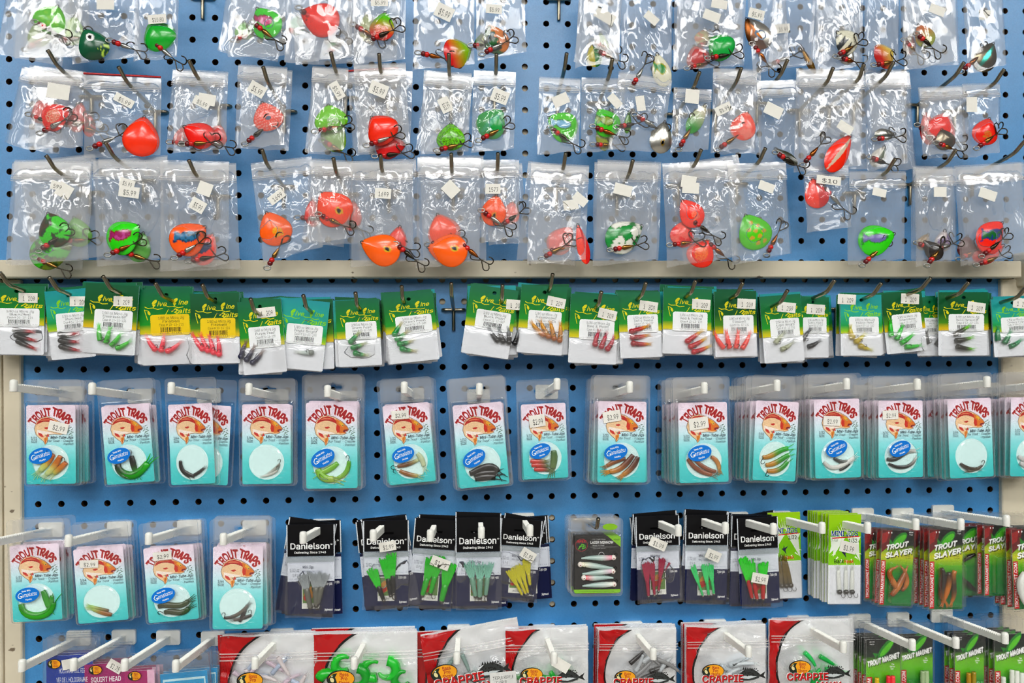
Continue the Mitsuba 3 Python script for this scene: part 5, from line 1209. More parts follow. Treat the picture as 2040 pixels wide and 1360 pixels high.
# ------------------------------------------------------------------ slim lime and white jig packets
def slim_print():
    g = G()
    g.grad(sbox(-1, -0.13, 1, 1), [(-0.13, (150, 206, 50)), (0.2, (140, 206, 24)), (1, (166, 206, 20))], -1.0, 4)
    g.poly([(-0.72, 0.05), (0.10, 0.52), (0.95, -0.05), (0.86, 0.40), (0.98, 0.50), (-0.9, 0.50), (-0.84, 0.30), (-0.96, 0.12), (-0.70, 0.20)], (232, 238, 226), -1.03)
    for k in range(11):
        a = math.radians(20 + k * 14); c = np.array([math.cos(a), math.sin(a)])
        p = np.array([0.0, 0.36]); g.poly([p + c * 0.26 + [c[1] * 0.03, -c[0] * 0.03], p + c * 0.52 * [1.4, 1.0], p + c * 0.26 - [c[1] * 0.03, -c[0] * 0.03]], (238, 244, 220), -1.04)
    for k in range(7):
        a = math.radians(200 + k * 24); c = np.array([math.cos(a), math.sin(a)]); p = np.array([0.1, 0.2]); g.poly([p + c * [0.7, 0.22] + [c[1] * 0.05, -c[0] * 0.02], p + c * [1.02, 0.34], p + c * [0.7, 0.22] - [c[1] * 0.05, -c[0] * 0.02]], (238, 244, 220), -1.04)
    g.text('MINI JIGS', -0.02, 0.52, 0.115, WHITE, -1.05, True, 0.5, 1.66); g.text('MINI JIGS', 0.0, 0.515, 0.115, (30, 70, 160), -1.08, True, 0.5, 1.62)
    g.poly([(-0.78, 0.48), (0.88, 0.52), (0.88, 0.497), (-0.78, 0.455)], (214, 40, 36), -1.08)
    g.text('1/32', 0.50, 0.37, 0.085, (50, 56, 50), -1.06, True, 0.5, 0.52); g.text('oz', 0.88, 0.37, 0.05, (50, 56, 50), -1.06, False, 0.5, 0.12); g.text('3 Jigs', -0.62, 0.40, 0.05, (60, 110, 40), -1.06, False, 0.5, 0.40)
    g.poly([(-0.2, 0.16), (0.0, 0.08), (0.10, 0.02), (0.05, 0.12), (0.22, 0.22), (0.0, 0.17), (-0.04, 0.24), (-0.08, 0.16)], (60, 60, 90), -1.06)
    g.text('Black', -0.34, -0.09, 0.085, (24, 24, 24), -1.06, True, 0.5, 0.60); g.text('Hawk', 0.28, -0.09, 0.085, (210, 30, 30), -1.06, True, 0.5, 0.58)
    g.rect(-1, -1, 1, -0.13, (230, 232, 236), -1.0); g.wall(np.array(sbox(-1, -1, 1, 1).exterior.coords)[:-1], -1, 1, (206, 216, 170)); g.rect(-1, -1, 1, 1, (232, 234, 230), 1.0)
    return g.ply('print')


SP = slim_print()
for (what, cx, top, w, bot, tilt, h, stack, sp, jigs, cols, gname) in (
        ('olive brown', 1561, 1020, 66, 1191, -1, 0.024, 0, 0, [(1552, 1118, 1557, 1166, 4.5), (1560, 1116, 1566, 1166, 4.5), (1566, 1120, 1575, 1165, 4.5)], ((130, 110, 50), (96, 84, 44)), 'slim packets'),
        ('white', 1683, 1024, 66, 1202, 1, 0.060, 8, 0.0066, [(1670, 1136, 1672, 1178, 4.5), (1685, 1136, 1685, 1178, 4.5), (1698, 1136, 1697, 1178, 4.5)], ((226, 228, 222), (216, 220, 214)), 'slim packets')):
    for k in range(stack, -1, -1):
        hk = h - sp * k; m = mpp(cx, (top + bot) / 2, h)
        P = at(cx, top, h) + np.array([rp.uniform(-2, 2) * m * (k > 0), h - hk, -(h - hk) * math.tan(TILT) + rp.uniform(-1, 3) * m * (k > 0)])
        M = xform(P, tilt if k == 0 else rp.uniform(-1, 1.6))
        t = thing('slim_packet', f'slim lime and white packet of {what} jigs' + (' beside the black topped packets' if what != 'white' else ', front of its stack') if k == 0 else f'{ORD[k - 1]} slim lime packet behind the front one with white jigs', 'packet', 'slim lime and white jig packets')
        W, B = w * m, (bot - top) * m
        put(t, 'card', SP, M @ xform((0, 0, -B / 2), 0, 0, 0, (W / 2, 0.0007, B / 2)))
        if k == 0:
            v, f = film_sheet(W, B * 0.44, 77, -1, 0.002, 0.6, 12, 14); put(t, 'window', clear(v, f, 'film', True), M @ xform((0, -0.003, -B * 0.56)))
            if what == 'white':
                k2 = mpp(1688, 1090, h); price_sticker(t, 0, 0, 0, 34 * k2, 22 * k2, 0, '$1.99', xform(at(1690, 1090, h + 0.0012), 14))
    for q, (x0, y0, x1, y1, r_) in enumerate(jigs):
        bait(f'{what} jig, {ORD[q]} from the left in the slim lime packet', f'{what} jigs in a slim packet', h + 0.002, [(x1, y1), ((x0 + x1) / 2, (y0 + y1) / 2), (x0, y0)], [r_, r_, r_ * 0.8], [cols[1], cols[0], cols[0]], 'tube_jig', 4, (20, 16), None, 'jig', q, (60, 60, 58) if what == 'white' else (80, 70, 50))

# ------------------------------------------------------------------ green and yellow blister cards (two kinds)
def com_strip(g, x0, x1, z0, z1, y):
    g.rect(x0, z0, x1, z1, (206, 30, 44), y)
    v, f = text2d('TROUTMAGNET.COM', True)
    v = v.copy(); L = v[:, 0].max() - v[:, 0].min(); s = (z1 - z0) * 0.94 / L
    hh = (x1 - x0) * 0.62
    g.flat(np.stack([x1 - (x1 - x0) * 0.2 - v[:, 1] * hh, z0 + (z1 - z0) * 0.03 + (v[:, 0] - v[:, 0].min()) * s], 1), f, lin(WHITE), y - 0.05)


def slayer_card():
    g = G(); b = rrect(-1, -1, 1, 1, 0.03)
    g.slab(b, -1, 1, (226, 226, 222))
    g.grad(b, [(-1, (16, 130, 70)), (-0.15, (24, 150, 50)), (0.10, (120, 190, 30)), (0.32, (206, 206, 16)), (0.46, (150, 186, 20)), (0.62, (24, 44, 34)), (1, (8, 10, 14))], -1.05, 14)
    g.poly([(-1, 1), (-0.36, 1), (-0.60, 0.55), (-1, 0.40)], (126, 16, 24), -1.2); g.poly([(-1, 0.9), (-0.55, 0.98), (-0.7, 0.7), (-1, 0.62)], (170, 30, 36), -1.25)
    for x in (-0.62, -0.44):
        g.rect(x, 0.91, x + 0.06, 0.955, WHITE, -1.3)
    g.poly(ellipse(0.10, 0.75, 0.48, 0.15, 18), (40, 150, 50), -1.2); g.poly(ellipse(0.12, 0.74, 0.40, 0.10, 18), (100, 200, 40), -1.25); g.poly([(-0.30, 0.66), (-0.56, 0.80), (-0.50, 0.58)], (40, 150, 50), -1.2)
    for s, x, z, w in (('TROUT', -0.06, 0.535, 1.36), ('SLAYER', 0.06, 0.345, 1.62)):
        for c, yy, d in (((8, 10, 8), -1.3, 0.07), (WHITE, -1.4, 0), (WHITE, -1.42, 0.025)):
            v, f = text2d(s, True); v = v.copy(); v[:, 0] -= v[:, 0].min(); ww = v[:, 0].max()
            X = v[:, 0] / ww * w - w / 2 + v[:, 1] * 0.05; Z = v[:, 1] * 0.125 + X * 0.09
            g.flat(np.stack([x + X + d, z + Z - d * 0.6], 1), f, lin(c), yy)
    g.text('NEW', 0.80, 0.94, 0.035, WHITE, -1.3, True, 0.5, 0.26); g.text('9 pc', 0.80, 0.88, 0.035, WHITE, -1.3, True, 0.5, 0.2)
    g.text('1/64 oz heads', 0.56, 0.31, 0.03, (30, 60, 20), -1.3, False, 0.5, 0.5); g.text('5 bodies', 0.66, 0.26, 0.03, (30, 60, 20), -1.3, False, 0.5, 0.34)
    com_strip(g, -0.98, -0.70, -0.98, 0.20, -1.2)
    return g.ply('print')


def magnet_card():
    g = G(); b = rrect(-1, -1, 1, 1, 0.03)
    g.slab(b, -1, 1, (226, 226, 222))
    g.grad(b, [(-1, (16, 140, 60)), (-0.1, (24, 150, 40)), (0.22, (120, 200, 16)), (0.42, (130, 196, 20)), (0.62, (30, 60, 44)), (1, (10, 22, 30))], -1.05, 14)
    g.poly(ellipse(0.16, 0.80, 0.52, 0.13, 22), (40, 150, 50), -1.2); g.poly(ellipse(0.20, 0.79, 0.42, 0.08, 22), (110, 206, 40), -1.25); g.poly([(-0.30, 0.68), (-0.62, 0.70), (-0.44, 0.58)], (40, 150, 50), -1.2)
    for c, yy, d in (((8, 10, 8), -1.3, 0.06), (WHITE, -1.4, 0), (WHITE, -1.42, 0.03)):
        v, f = text2d('TROUT MAGNET', True); v = v.copy(); v[:, 0] -= v[:, 0].min(); ww = v[:, 0].max(); w = 1.86
        X = v[:, 0] / ww * w - w / 2; Z = v[:, 1] * 0.11 + X * 0.11
        g.flat(np.stack([X + d, 0.50 + Z - d * 0.6], 1), f, lin(c), yy)
    for k, s in enumerate(('The', 'Serious', 'One')):
        g.text(s, 0.56 - 0.02 * k, 0.42 - 0.05 * k, 0.036, WHITE, -1.3, True, 0.5, 0.16 + 0.14 * (k == 1))
    g.text('GREAT FOR', -0.66, 0.93, 0.028, WHITE, -1.3, False, 0.5, 0.3); g.text('PANFISH', -0.66, 0.88, 0.028, WHITE, -1.3, False, 0.5, 0.26)
    com_strip(g, -0.98, -0.64, -0.98, 0.16, -1.2)
    return g.ply('print')


SLC, MGC = slayer_card(), magnet_card()


def card_shell(W, B, bx0, bz0, bx1, bz1, depth=9.0, up=14):
    """Clear shell round a card W x B (millimetres) with one raised box."""
    g = G(); C = (255, 255, 255)
    o = rrect(-W / 2 - 2, -B / 2 - 2, W / 2 + 2, B / 2 + up, 2.5); op = rrect(bx0, bz0, bx1, bz1, 1.5)
    sl = rrect(-7, B / 2 + up - 8.5, 7, B / 2 + up - 5.5, 1.4)
    g.poly(o.difference(op).difference(sl), C, 0); g.wall(np.array(o.exterior.coords)[:-1], 0, 1.6, C)
    a = np.array(op.exterior.coords)[:-1]; ce = a.mean(0); b = ce + (a - ce) * 0.94
    g.wall(a, 0, -depth, C, b); g.poly(Polygon(b), C, -depth)
    return clear(*g.arrays()[:2], 'blister')


def green_pack(label, group, h, cx, top, w, bot, tilt, card, shell, yaw=0, name='green_blister', stack=(), up=0):
    m = mpp(cx, (top + bot) / 2, h)
    W, B = w * m, (bot - top) * m
    P = at(cx, (top + bot) / 2, h)
    for k in range(len(stack), -1, -1):
        j = (0, 0) if k == 0 else stack[k - 1]
        dh = 0.0100 * k
        M = xform(P + np.array([j[0] * m, dh, -dh * math.tan(TILT)]), tilt if k == 0 else tilt * 0.5 + j[1], yaw)
        t = thing(name, label if k == 0 else f'{ORD[k - 1]} pack behind the {label}', 'blister pack', group)
        put(t, 'card', card, M @ xform((0, 0, 0), 0, 0, 0, (W / 2, 0.0002, B / 2)))
        put(t, 'shell', shell, M @ xform((0, -0.0008, 0), 0, 0, 0, (W / 0.0369 * 0.001, 0.001, B / 0.0835 * 0.001)))
    return t, m


SLS = card_shell(36.9, 83.5, -10.5, -38, 17.6, 8)
MGS = card_shell(36.9, 83.5, -12, -40, 17.6, -4)
G1, G2 = 'green and black cards of the middle right', 'green and black cards of the bottom right'
green_pack('green card pack with brown baits half hidden left of the front tan one', G1, 0.048, 1752, 1058, 60, 1192, 0, SLC, SLS)
green_pack('green card pack with tan crayfish baits, right of slim packets', G1, 0.064, 1786, 1056, 66, 1206, 3.0, SLC, SLS, 0, 'green_blister', [(0, 1), (2, 0), (-1, 1)])
green_pack('green card pack with orange and black crayfish baits', G1, 0.068, 1884, 1054, 68, 1213, 0.5, SLC, SLS, 0, 'green_blister', [(0, 0), (2, 1), (0, 0), (1, 1)])
green_pack('dark green card pack with black baits behind the second front one', G1, 0.036, 1930, 1048, 70, 1186, -1, SLC, SLS)
green_pack('green card pack seen nearly edge on, left of the right edge', G1, 0.052, 1990, 1046, 60, 1186, 0, SLC, SLS, 0, 'green_blister', [(-3, 0), (-5, 1), (-8, 0)])
green_pack('green card pack with a white bait at the right edge', G1, 0.070, 2052, 1052, 72, 1212, -2, SLC, SLS, 0, 'green_blister', [(0, 0), (0, 1), (0, 0)])
TAN, ORB = [(150, 84, 30), (206, 140, 70), (160, 96, 40), (196, 130, 70)], [(70, 50, 36), (206, 130, 20), (196, 116, 20)]
for q, (pts, r, c) in enumerate([([(1785, 1178), (1780, 1160), (1772, 1140), (1784, 1130)], [4, 6, 5, 2], TAN), ([(1776, 1186), (1790, 1166), (1800, 1146), (1806, 1132)], [4, 6, 5, 2], TAN), ([(1796, 1176), (1806, 1160), (1804, 1142), (1796, 1130)], [3, 5, 4, 2], TAN)]):
    bait(f'tan crayfish bait, {ORD[q]} in the green card pack', 'tan crayfish baits', 0.069, pts, r, c, 'soft_bait', 7, None, None, 'lure', q)
for q, (pts, r, c) in enumerate([([(1876, 1132), (1878, 1160), (1876, 1186), (1884, 1200)], [4, 5.5, 5, 3], [(60, 50, 44), (50, 44, 40), (206, 130, 20)]), ([(1890, 1140), (1889, 1166), (1882, 1190), (1878, 1200)], [4, 5.5, 5, 3], ORB), ([(1902, 1136), (1899, 1160), (1900, 1184), (1896, 1198)], [4, 5.5, 5, 3], [(206, 130, 20), (60, 50, 30), (206, 130, 20)])]):
    bait(f'orange and black bait, {ORD[q]} from the left in the green card pack', 'orange and black baits', 0.073, pts, r, c, 'soft_bait', 6, None, None, 'lure', q)
for q, pts in enumerate([[(1920, 1118), (1932, 1108), (1942, 1104)], [(1918, 1150), (1930, 1164), (1944, 1176)]]):
    bait(f'black worm bait, {("upper", "lower")[q]} in the dark green card pack', 'black worm baits', 0.041, pts, [2, 5, 3], [BLACKISH] * 3, 'soft_bait', 0, None, None, 'lure', q)
bait('white bait in the green card pack at the right edge', 'white baits', 0.076, [(2042, 1140), (2034, 1160), (2036, 1186), (2044, 1206)], [5, 8, 6, 3], [(226, 226, 220)] * 3, 'soft_bait', 2, None, None, 'lure', 3)
# bottom right
for (lab, h, cx, top, w, bot, tilt, st) in (
        ('green card pack with coral baits, first in bottom row', 0.046, 1759, 1273, 70, 1450, 0.5, [(0, 0), (1, 0), (0, 1)]),
        ('green card pack with clear glitter baits, second in bottom row', 0.036, 1826, 1266, 66, 1425, 0, [(0, 0)]),
        ('green card pack with orange flecked baits, third in bottom row', 0.046, 1931, 1264, 60, 1432, 0, [(0, 0), (1, 0)]),
        ('green card pack with white baits, fourth in bottom row', 0.048, 2014, 1262, 68, 1436, 0, [(0, 0), (1, 0), (0, 0)])):
    green_pack(lab, G2, h, cx, top, w, bot, tilt, MGC, MGS, 0, 'green_blister', st)
for q, (x, y0, y1, c, hh) in enumerate([(1770, 1346, 1372, (236, 60, 80), 0.052), (1779, 1346, 1372, (244, 90, 90), 0.052), (1747, 1350, 1376, (220, 190, 40), 0.052), (1838, 1336, 1368, (170, 190, 150), 0.042), (1846, 1336, 1368, (180, 200, 160), 0.042),
                                        (1930, 1340, 1370, (190, 150, 40), 0.052), (1940, 1338, 1368, (170, 150, 50), 0.052), (2016, 1334, 1366, (226, 230, 220), 0.054), (2026, 1336, 1366, (230, 232, 224), 0.054), (2036, 1340, 1368, (226, 230, 222), 0.054), (1999, 1348, 1374, (222, 226, 216), 0.054)]):
    own = ['first', 'first', 'first', 'second', 'second', 'third', 'third', 'fourth', 'fourth', 'fourth', 'fourth'][q]
    col = 'coral' if q < 2 else 'yellow' if q == 2 else 'clear' if q < 5 else 'amber' if q < 7 else 'white'
    bait(f'{col} grub bait in the {own} green card of the bottom row' + (', ' + ('left one', 'second one', 'third one', 'small one at left')[q - 7] if q > 6 else ', right one' if q in (1, 4, 6) else ', left one' if q in (0, 3, 5) else ''), 'grub baits of the bottom row', hh, [(x, y0), (x, (y0 + y1) / 2), (x, y1)], [4.2, 4.6, 4.0], [c, c, c], 'soft_bait', 0, None, None, 'lure', q)

# ------------------------------------------------------------------ red and silver foil bags
FW, FH = 100.0, 140.0


def bag_print(seed):
    """Red sheet with its black edged round window, oval badge and title, in millimetres from the bag's top centre."""
    g = G()
    full = sbox(-FW / 2, -FH, FW / 2, 0)
    win = affinity.translate(ellipse(0, 0, 62, 62, 0, 72), 19, -54)
    red = full.difference(win).intersection(sbox(-FW / 2, -FH, 19, 0))
    tri = trimesh.Trimesh(*[np.c_[fill(red)[0], np.zeros(len(fill(red)[0]))], fill(red)[1]], process=False)
    v, f = trimesh.remesh.subdivide_to_size(tri.vertices, tri.faces, 7.0)
    g.flat(v[:, :2], f, lin((190, 8, 22)), 0)
    ring = win.buffer(0.6).difference(win.buffer(-1.6)).intersection(sbox(-FW / 2, -FH, 19, 0)); g.poly(ring, (16, 12, 14), -0.15)
    return g


def badge():
    g = G()
    g.poly(ellipse(0, 0, 13.5, 8.6, 0, 32), (20, 18, 16), -0.3); g.poly(ellipse(0.6, 0, 12.3, 7.6, 0, 32), (240, 176, 20), -0.35)
    g.poly(Polygon([(-12, -4.6), (-8, -6.8), (-3, -7.4), (-4, -2), (-5.4, 2), (-3.4, 5.6), (-7, 5.4), (-10, 3), (-12, 0)]), (24, 50, 30), -0.4)
    g.poly([(-10, 3.4), (-7.4, 1.8), (-6.6, 4.8)], (60, 110, 50), -0.45); g.poly(ellipse(-8.3, -0.6, 1.7, 2.6, 30), (230, 220, 170), -0.45); g.poly(ellipse(-8.4, 3.0, 0.7, 0.7), (240, 240, 220), -0.5)
    for s, z, w in (('Bass', 2.6, 8.2), ('Pro', -1.2, 6.2), ('Shops', -5.4, 10.4)):
        g.text(s, 3.2, z, 3.4, (180, 20, 24), -0.45, True, 0.5, w)
    return g


def title(two_line=True):
    g = G()
    for s, x, z, w in (('CRAPPIE', -4, 0, 50), ('MAXX', 22, -10.5, 30)):
        for c, yy, d in (((250, 240, 240), -0.40, -0.7), ((30, 10, 12), -0.45, 0.45), ((200, 8, 22), -0.5, 0.12), ((200, 8, 22), -0.55, -0.12)):
            g.text(s, x + d, z - d, 8.0, c, yy, True, 0.5, w)
    r = np.random.default_rng(3)
    fish = Polygon([(16, 9), (22, 14), (31, 15.5), (38, 12), (42, 8), (40, 4), (34, 2), (28, 1), (22, 1), (15, 3)])
    g.poly(fish, (60, 66, 66), -0.2); g.poly(Polygon([(18, 4), (28, 3), (38, 6), (30, 7), (20, 7)]), (206, 212, 212), -0.25)
    for k in range(26):
        x, z = r.uniform(18, 40), r.uniform(6.5, 14); g.poly(ellipse(x, z, r.uniform(0.5, 1.3), r.uniform(0.3, 0.8), r.uniform(0, 180), 7), (14, 18, 18), -0.28)
    for k in range(7):
        g.poly([(20 + 2.6 * k, 14), (21.5 + 2.6 * k, 18 - 0.3 * k), (22.6 + 2.6 * k, 14.4)], (20, 26, 26), -0.2)
    g.poly([(42, 8), (48, 12), (46, 7), (49, 3), (41, 6)], (30, 36, 36), -0.2)
    return g


BP, BADGE, TITLE = bag_print(1), badge().ply('gloss'), title().ply('gloss')


def foil_disp(x, z, seed):
    return 0.0026 * (vnoise(x * 38, z * 22, seed) - 0.5) * 2 + 0.0036 * (1 - np.abs(2 * vnoise(x * 40 + z * 40, z * 60 - x * 30, seed + 1) - 1)) ** 2


def foil_bag(label, h, cx, top, w, tilt, seed, front=True, logo=True, ttl=True, tx=0, red_right=False):
    t = thing('foil_bag', label, 'bag', 'red and silver bait bags of the bottom row')
    m = mpp(cx, top + 60, h); s = w * m / FW
    M = xform(at(cx, top, h), tilt); S3 = M @ np.diag([s, 0.001, s, 1.0])
    nx, nz = (34, 44) if front else (14, 18)
    u, v = np.meshgrid(np.linspace(-FW / 2, FW / 2, nx), np.linspace(0, -FH, nz))
    i, j = np.meshgrid(np.arange(nz - 1), np.arange(nx - 1), indexing='ij')
    q = np.stack([i * nx + j, (i + 1) * nx + j, (i + 1) * nx + j + 1, i * nx + j + 1], -1).reshape(-1, 4); fc = np.vstack([q[:, [0, 1, 2]], q[:, [0, 2, 3]]])
    d = foil_disp(u * 0.001, v * 0.001, seed) * 1000
    fw_, bw_, bul, off = (1.5, 0.5, 5.0, 0.0) if front else (0.3, 0.3, 0.6, 1.2)
    vv = np.stack([u, (5.0 if front else 2.0) + d * bw_, v], -1).reshape(-1, 3)
    put(t, 'back_foil', painted(vv, fc, lin((250, 252, 254)), 'foil', True), S3)
    vv = np.stack([u, -2.2 + off + d * fw_ - bul * np.sin(np.clip(-v / FH, 0, 1) * math.pi * 0.9) * (1 - (u / FW * 2) ** 2) * (-v > 26), v], -1).reshape(-1, 3)
    put(t, 'front_film', clear(vv, fc, 'film_back' if not front else 'film', True), S3)
    bv, bf, bc = BP.arrays(); bv = bv.copy()
    bv[:, 1] += -2.8 + off + foil_disp(bv[:, 0] * 0.001, bv[:, 2] * 0.001, seed) * 1000 * fw_ - bul * np.sin(np.clip(-bv[:, 2] / FH, 0, 1) * math.pi * 0.9) * (1 - np.clip(np.abs(bv[:, 0]) / FW * 2, 0, 1) ** 2) * (-bv[:, 2] > 26)
    if red_right:
        bv[:, 0] *= -1
    put(t, 'red_panel', painted(bv, bf, bc, 'gloss', True), S3)
    g = G()
    for z in (-17, -20, -24):
        g.tube([(-FW / 2, -2.6, z), (0, -2.8, z - 0.3), (FW / 2, -2.6, z)], 0.7 if z != -20 else 0.4, (226, 230, 234), 6)
    put(t, 'zip', clear(*g.arrays()[:2], 'film_band', True), S3)
    if front and logo:
        put(t, 'badge', BADGE, S3 @ xform((logo[0], -9.5, logo[1])), 'yellow oval badge with a dark rim')
    if front and ttl:
        put(t, 'title', TITLE, S3 @ xform((ttl[0], -9.5, ttl[1])), 'red block letters')
    return t, m, s


scene['foil'] = two({'type': 'principled', 'base_color': VC, 'roughness': 0.2, 'metallic': 0.4, 'specular': 0.9})


def px2mm(x, y, cx, top, tilt, m, s):
    a = math.radians(tilt); dx, dz = (x - cx) * m / s, -(y - top) * m / s
    return dx * math.cos(a) - dz * math.sin(a), dx * math.sin(a) + dz * math.cos(a)


# what, cx, top, w, tilt, badge at, title at, stack, rear offset
FB = [
 ('with pale shredded baits and no title', 536, 1266, 190, 0, (503, 1346), None, 3, (-4, -8)),
 ('full of curly green grubs', 728, 1262, 204, 0, (682, 1343), None, 3, (-2, -10)),
 ('leaning left with a white label', 934, 1250, 196, -9, (885, 1331), (924, 1352), 3, (-8, 6)),
 ('with a square white sticker', 1090, 1254, 166, 0, (1057, 1335), (1082, 1354), 3, (-2, -8)),
 ('with dark speckled tubes', 1272, 1254, 158, 1, (1241, 1340), (1264, 1356), 4, (-6, -8)),
 ('with plain milky tubes', 1449, 1248, 164, 0.5, (1414, 1328), (1440, 1350), 4, (-6, -8)),
 ('with a green bait under its title', 1617, 1236, 166, 1, (1585, 1321), (1607, 1346), 3, (4, -6)),
]
for i, (what, cx, top, w, tilt, lg, tt, stack, off) in enumerate(FB):
    h = 0.043 + 0.002 * (i % 2)
    for k in range(stack, -1, -1):
        hk = h - 0.0125 - 0.0078 * (k - 1)
        if k == 0:
            m = mpp(cx, top + 60, h); s = w * m / FW
            L_ = px2mm(*lg, cx, top, tilt, m, s)
            T_ = px2mm(*tt, cx, top, tilt, m, s) if tt else None
            t, m, s = foil_bag(f'red and silver bag {what}, {ORD[i]} in bottom row', h, cx, top, w, tilt, 60 + i, True, L_, T_)
        else:
            foil_bag(f'{ORD[k - 1]} red and silver bag behind the front one {what}', hk, cx + off[0] * 0.4 * k + rp.uniform(-2, 2), top + off[1] * 0.35 * k + rp.uniform(-2, 2), w, tilt * 0.3 + rp.uniform(-1.5, 1.5), 80 + i * 5 + k, False)
    if i == 3:
        k2 = mpp(1118, 1324, h); price_sticker(t, 0, 0, 0, 34 * k2, 21 * k2, 0, '', xform(at(1118, 1324, h + 0.011), 32))
    if i == 2:
        g = G(); k2 = mpp(1003, 1358, h); g.slab(rrect(-26 * k2, -20 * k2, 26 * k2, 20 * k2, 2 * k2), -0.0001, 0.0001, (226, 226, 222)); g.text('TRIPLE RIPPLE', 0, 6 * k2, 6 * k2, (80, 80, 80), -0.0002, False, 0.5, 40 * k2); g.text('2" GRUB', -4 * k2, -3 * k2, 6 * k2, (80, 80, 80), -0.0002, False, 0.5, 22 * k2)
        put(t, 'white_label', g.ply('print'), xform(at(1003, 1358, h + 0.011), -4), 'white printed label')
rb_ = np.random.default_rng(21)
for i, (x0, x1, y0, y1, n, cols, kind) in enumerate([(470, 610, 1318, 1362, 12, [(206, 190, 200), (180, 190, 206), (214, 206, 206)], 'pale shredded'), (640, 815, 1322, 1362, 6, [(40, 190, 60), (50, 200, 70), (36, 170, 60)], 'curly green'), (890, 1000, 1318, 1360, 8, [(150, 170, 164), (110, 120, 116)], 'clear grey'),
                                              (1040, 1140, 1332, 1362, 5, [(50, 160, 70), (60, 180, 80)], 'green'), (1262, 1335, 1308, 1350, 9, [(70, 66, 66), (190, 194, 196), (150, 150, 150)], 'speckled'), (1430, 1500, 1316, 1346, 6, [(206, 212, 214), (190, 198, 202)], 'milky'), (1590, 1670, 1312, 1356, 6, [(40, 180, 90), (60, 200, 110)], 'bright green')]):
    h = 0.043 + 0.002 * (i % 2)
    for q in range(n):
        x = x0 + (x1 - x0) * (q + 0.5) / n + rb_.uniform(-4, 4); y = rb_.uniform(y0, y1)
        if kind == 'curly green':
            a0 = rb_.uniform(0, 6.28); pts = [(x + 18 * math.cos(a0 + b), y + 17 * math.sin(a0 + b)) for b in np.linspace(0, 4.2, 6)]; r_ = [11, 10.5, 9.5, 8, 6, 3]
        else:
            a0 = rb_.uniform(-1.2, 1.2); ln = rb_.uniform(14, 24); pts = [(x - ln * math.cos(a0), y - ln * math.sin(a0)), (x, y + rb_.uniform(-4, 4)), (x + ln * math.cos(a0), y + ln * math.sin(a0))]; r_ = [5, 4.5, 3]
        c = cols[q % len(cols)]
        bait(f'{kind} bait, {ORD[q]} from the left inside the {ORD[i]} red and silver bag', f'baits inside the {ORD[i]} red and silver bag', h + 0.0005 + 0.001 * (q % 3), pts, r_, [c] * 3, 'soft_bait', 0 if kind == 'curly green' else 3, None, None, 'lure', q)

# ------------------------------------------------------------------ hook packs at the bottom left
def hook_card(kind):
    g = G(); full = sbox(-1, -1, 1, 1)
    g.slab(full, -1, 1, (232, 234, 236))
    if kind == 'blue':
        g.poly(full, (24, 76, 170), -1.05); g.rect(-1, -0.30, 1, -0.26, (150, 206, 30), -1.1)
        for s, z, w in (('HOLOGRAM GILL RIG', 0.36, 1.10), ('VER DE L HOLOGRAMME', 0.04, 1.34)):
            g.text(s, 0.10, z, 0.17, WHITE, -1.1, False, 0.5, w)
    elif kind == 'magenta':
        g.poly(full, (176, 24, 124), -1.05); g.rect(-1, -1, 1, 1, (176, 24, 124), -1.06)
        g.text('SQUIRT HEAD', 0.05, 0.26, 0.20, WHITE, -1.1, True, 0.5, 1.5); g.text('PANFISH JIG', 0.1, -0.04, 0.16, WHITE, -1.1, True, 0.5, 1.1)
    elif kind == 'magenta2':
        g.poly(full, (190, 40, 130), -1.05); g.text('PANFISH', -0.1, 0.10, 0.18, WHITE, -1.1, True, 0.5, 1.2); g.rect(0.55, -1, 1, 1, (240, 200, 220), -1.08)
    else:
        g.poly(full, (40, 160, 206), -1.05); g.rect(-0.9, -1, 0.9, 0.80, (206, 232, 238), -1.1); g.rect(-0.84, -1, 0.84, 0.72, (60, 170, 210), -1.12)
    return g.ply('print')


def hook_shell():
    g = G(); o = rrect(-1.12, -1.1, 1.12, 1.62, 0.1); sl = rrect(-0.4, 1.28, 0.4, 1.42, 0.06)
    g.poly(o.difference(sl), (255,) * 3, -3.0); g.wall(np.array(o.exterior.coords)[:-1], -3.0, 3.0, (255,) * 3); g.poly(o.difference(sl), (255,) * 3, 3.0)
    return clear(*g.arrays()[:2], 'blister')


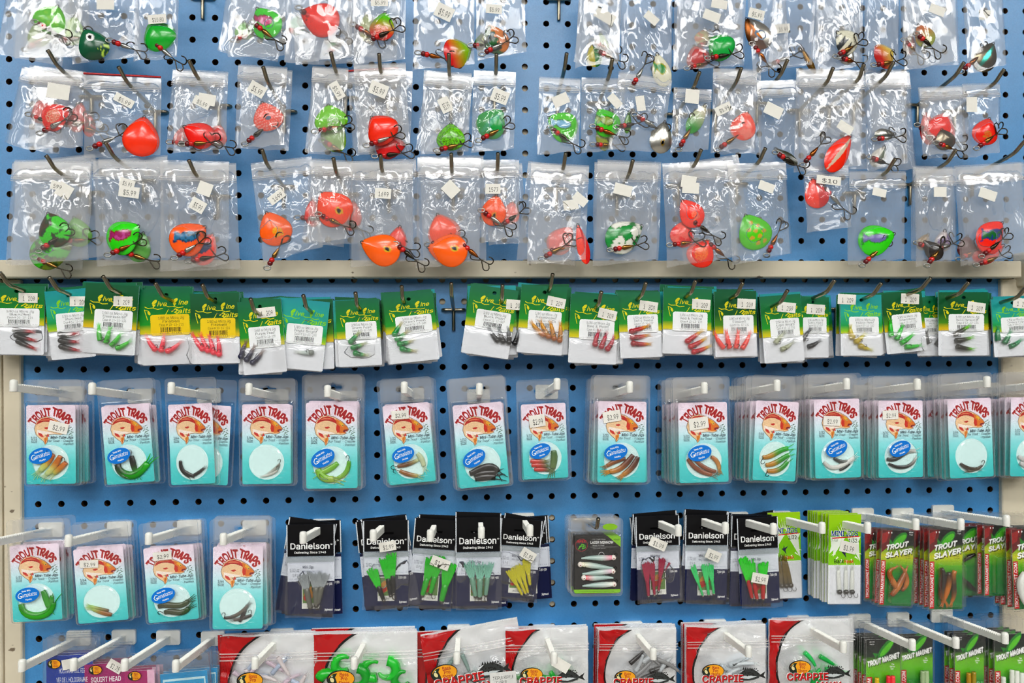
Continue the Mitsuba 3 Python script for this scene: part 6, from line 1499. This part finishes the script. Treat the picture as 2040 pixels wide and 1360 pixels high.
HS = hook_shell()
for i, (kind, what, cx, top, w, tilt, stick, lg, stack) in enumerate([
        ('blue', 'blue card hook pack with a green line', 139, 1304, 90, 0, (139, 1322, 30, 20, -10, ''), (108, 1322), 2), ('magenta', 'magenta card hook pack with a large price sticker', 208, 1321, 78, -2, (229, 1327, 30, 20, 32, '$1.75'), (190, 1334), 2),
        ('magenta2', 'small magenta and pale card hook pack', 275, 1335, 64, -2, None, (268, 1346), 2), ('teal', 'pale blue framed card hook pack', 366, 1338, 92, -4, None, None, 2), ('teal', 'second pale blue framed card hook pack behind the first', 398, 1330, 70, 0, None, None, 1)]):
    h = 0.050 - (0.012 if 'second' in what else 0) 
    card = hook_card(kind)
    for k in range(stack, -1, -1):
        hk = h - 0.010 * k; m = mpp(cx, top + 40, h); W, B = w * m, w * 1.25 * m
        P = at(cx, top, h) + np.array([rp.uniform(-2, 3) * m * (k > 0), 0.010 * k, -0.010 * k * math.tan(TILT)])
        M = xform(P, tilt) @ xform((0, 0, -B / 2), 0, 0, 0, (W / 2, 0.0003, B / 2))
        t = thing('hook_pack', (what + ' at the bottom left') if k == 0 else f'{ORD[k - 1]} pack behind the {what}', 'blister pack', 'clear hook packs at the bottom left')
        put(t, 'card', card, M); put(t, 'shell', HS, M @ xform((0, 0, 0), 0, 0, 0, (1, 2.0, 1)))
        if k == 0 and stick:
            k2 = mpp(stick[0], stick[1], h); price_sticker(t, 0, 0, 0, stick[2] * k2, stick[3] * k2, 0, stick[5], xform(at(stick[0], stick[1], h + 0.0024), stick[4]))
        if k == 0 and lg:
            k2 = mpp(*lg, h); put(t, 'badge', BADGE, xform(at(*lg, h + 0.0021)) @ np.diag([k2 * 0.95, 0.001, k2 * 1.1, 1.0]), 'yellow oval badge with a dark rim')

# ------------------------------------------------------------------ the table of paints
_tab = np.array(list(_pairs), float) / 1000.0
PALETTE.update(n=len(_tab), a=[mi.Float(_tab[:, k].astype(np.float32)) for k in range(3)], b=[mi.Float(_tab[:, 3 + k].astype(np.float32)) for k in range(3)])
dr.eval(PALETTE['a'], PALETTE['b'])
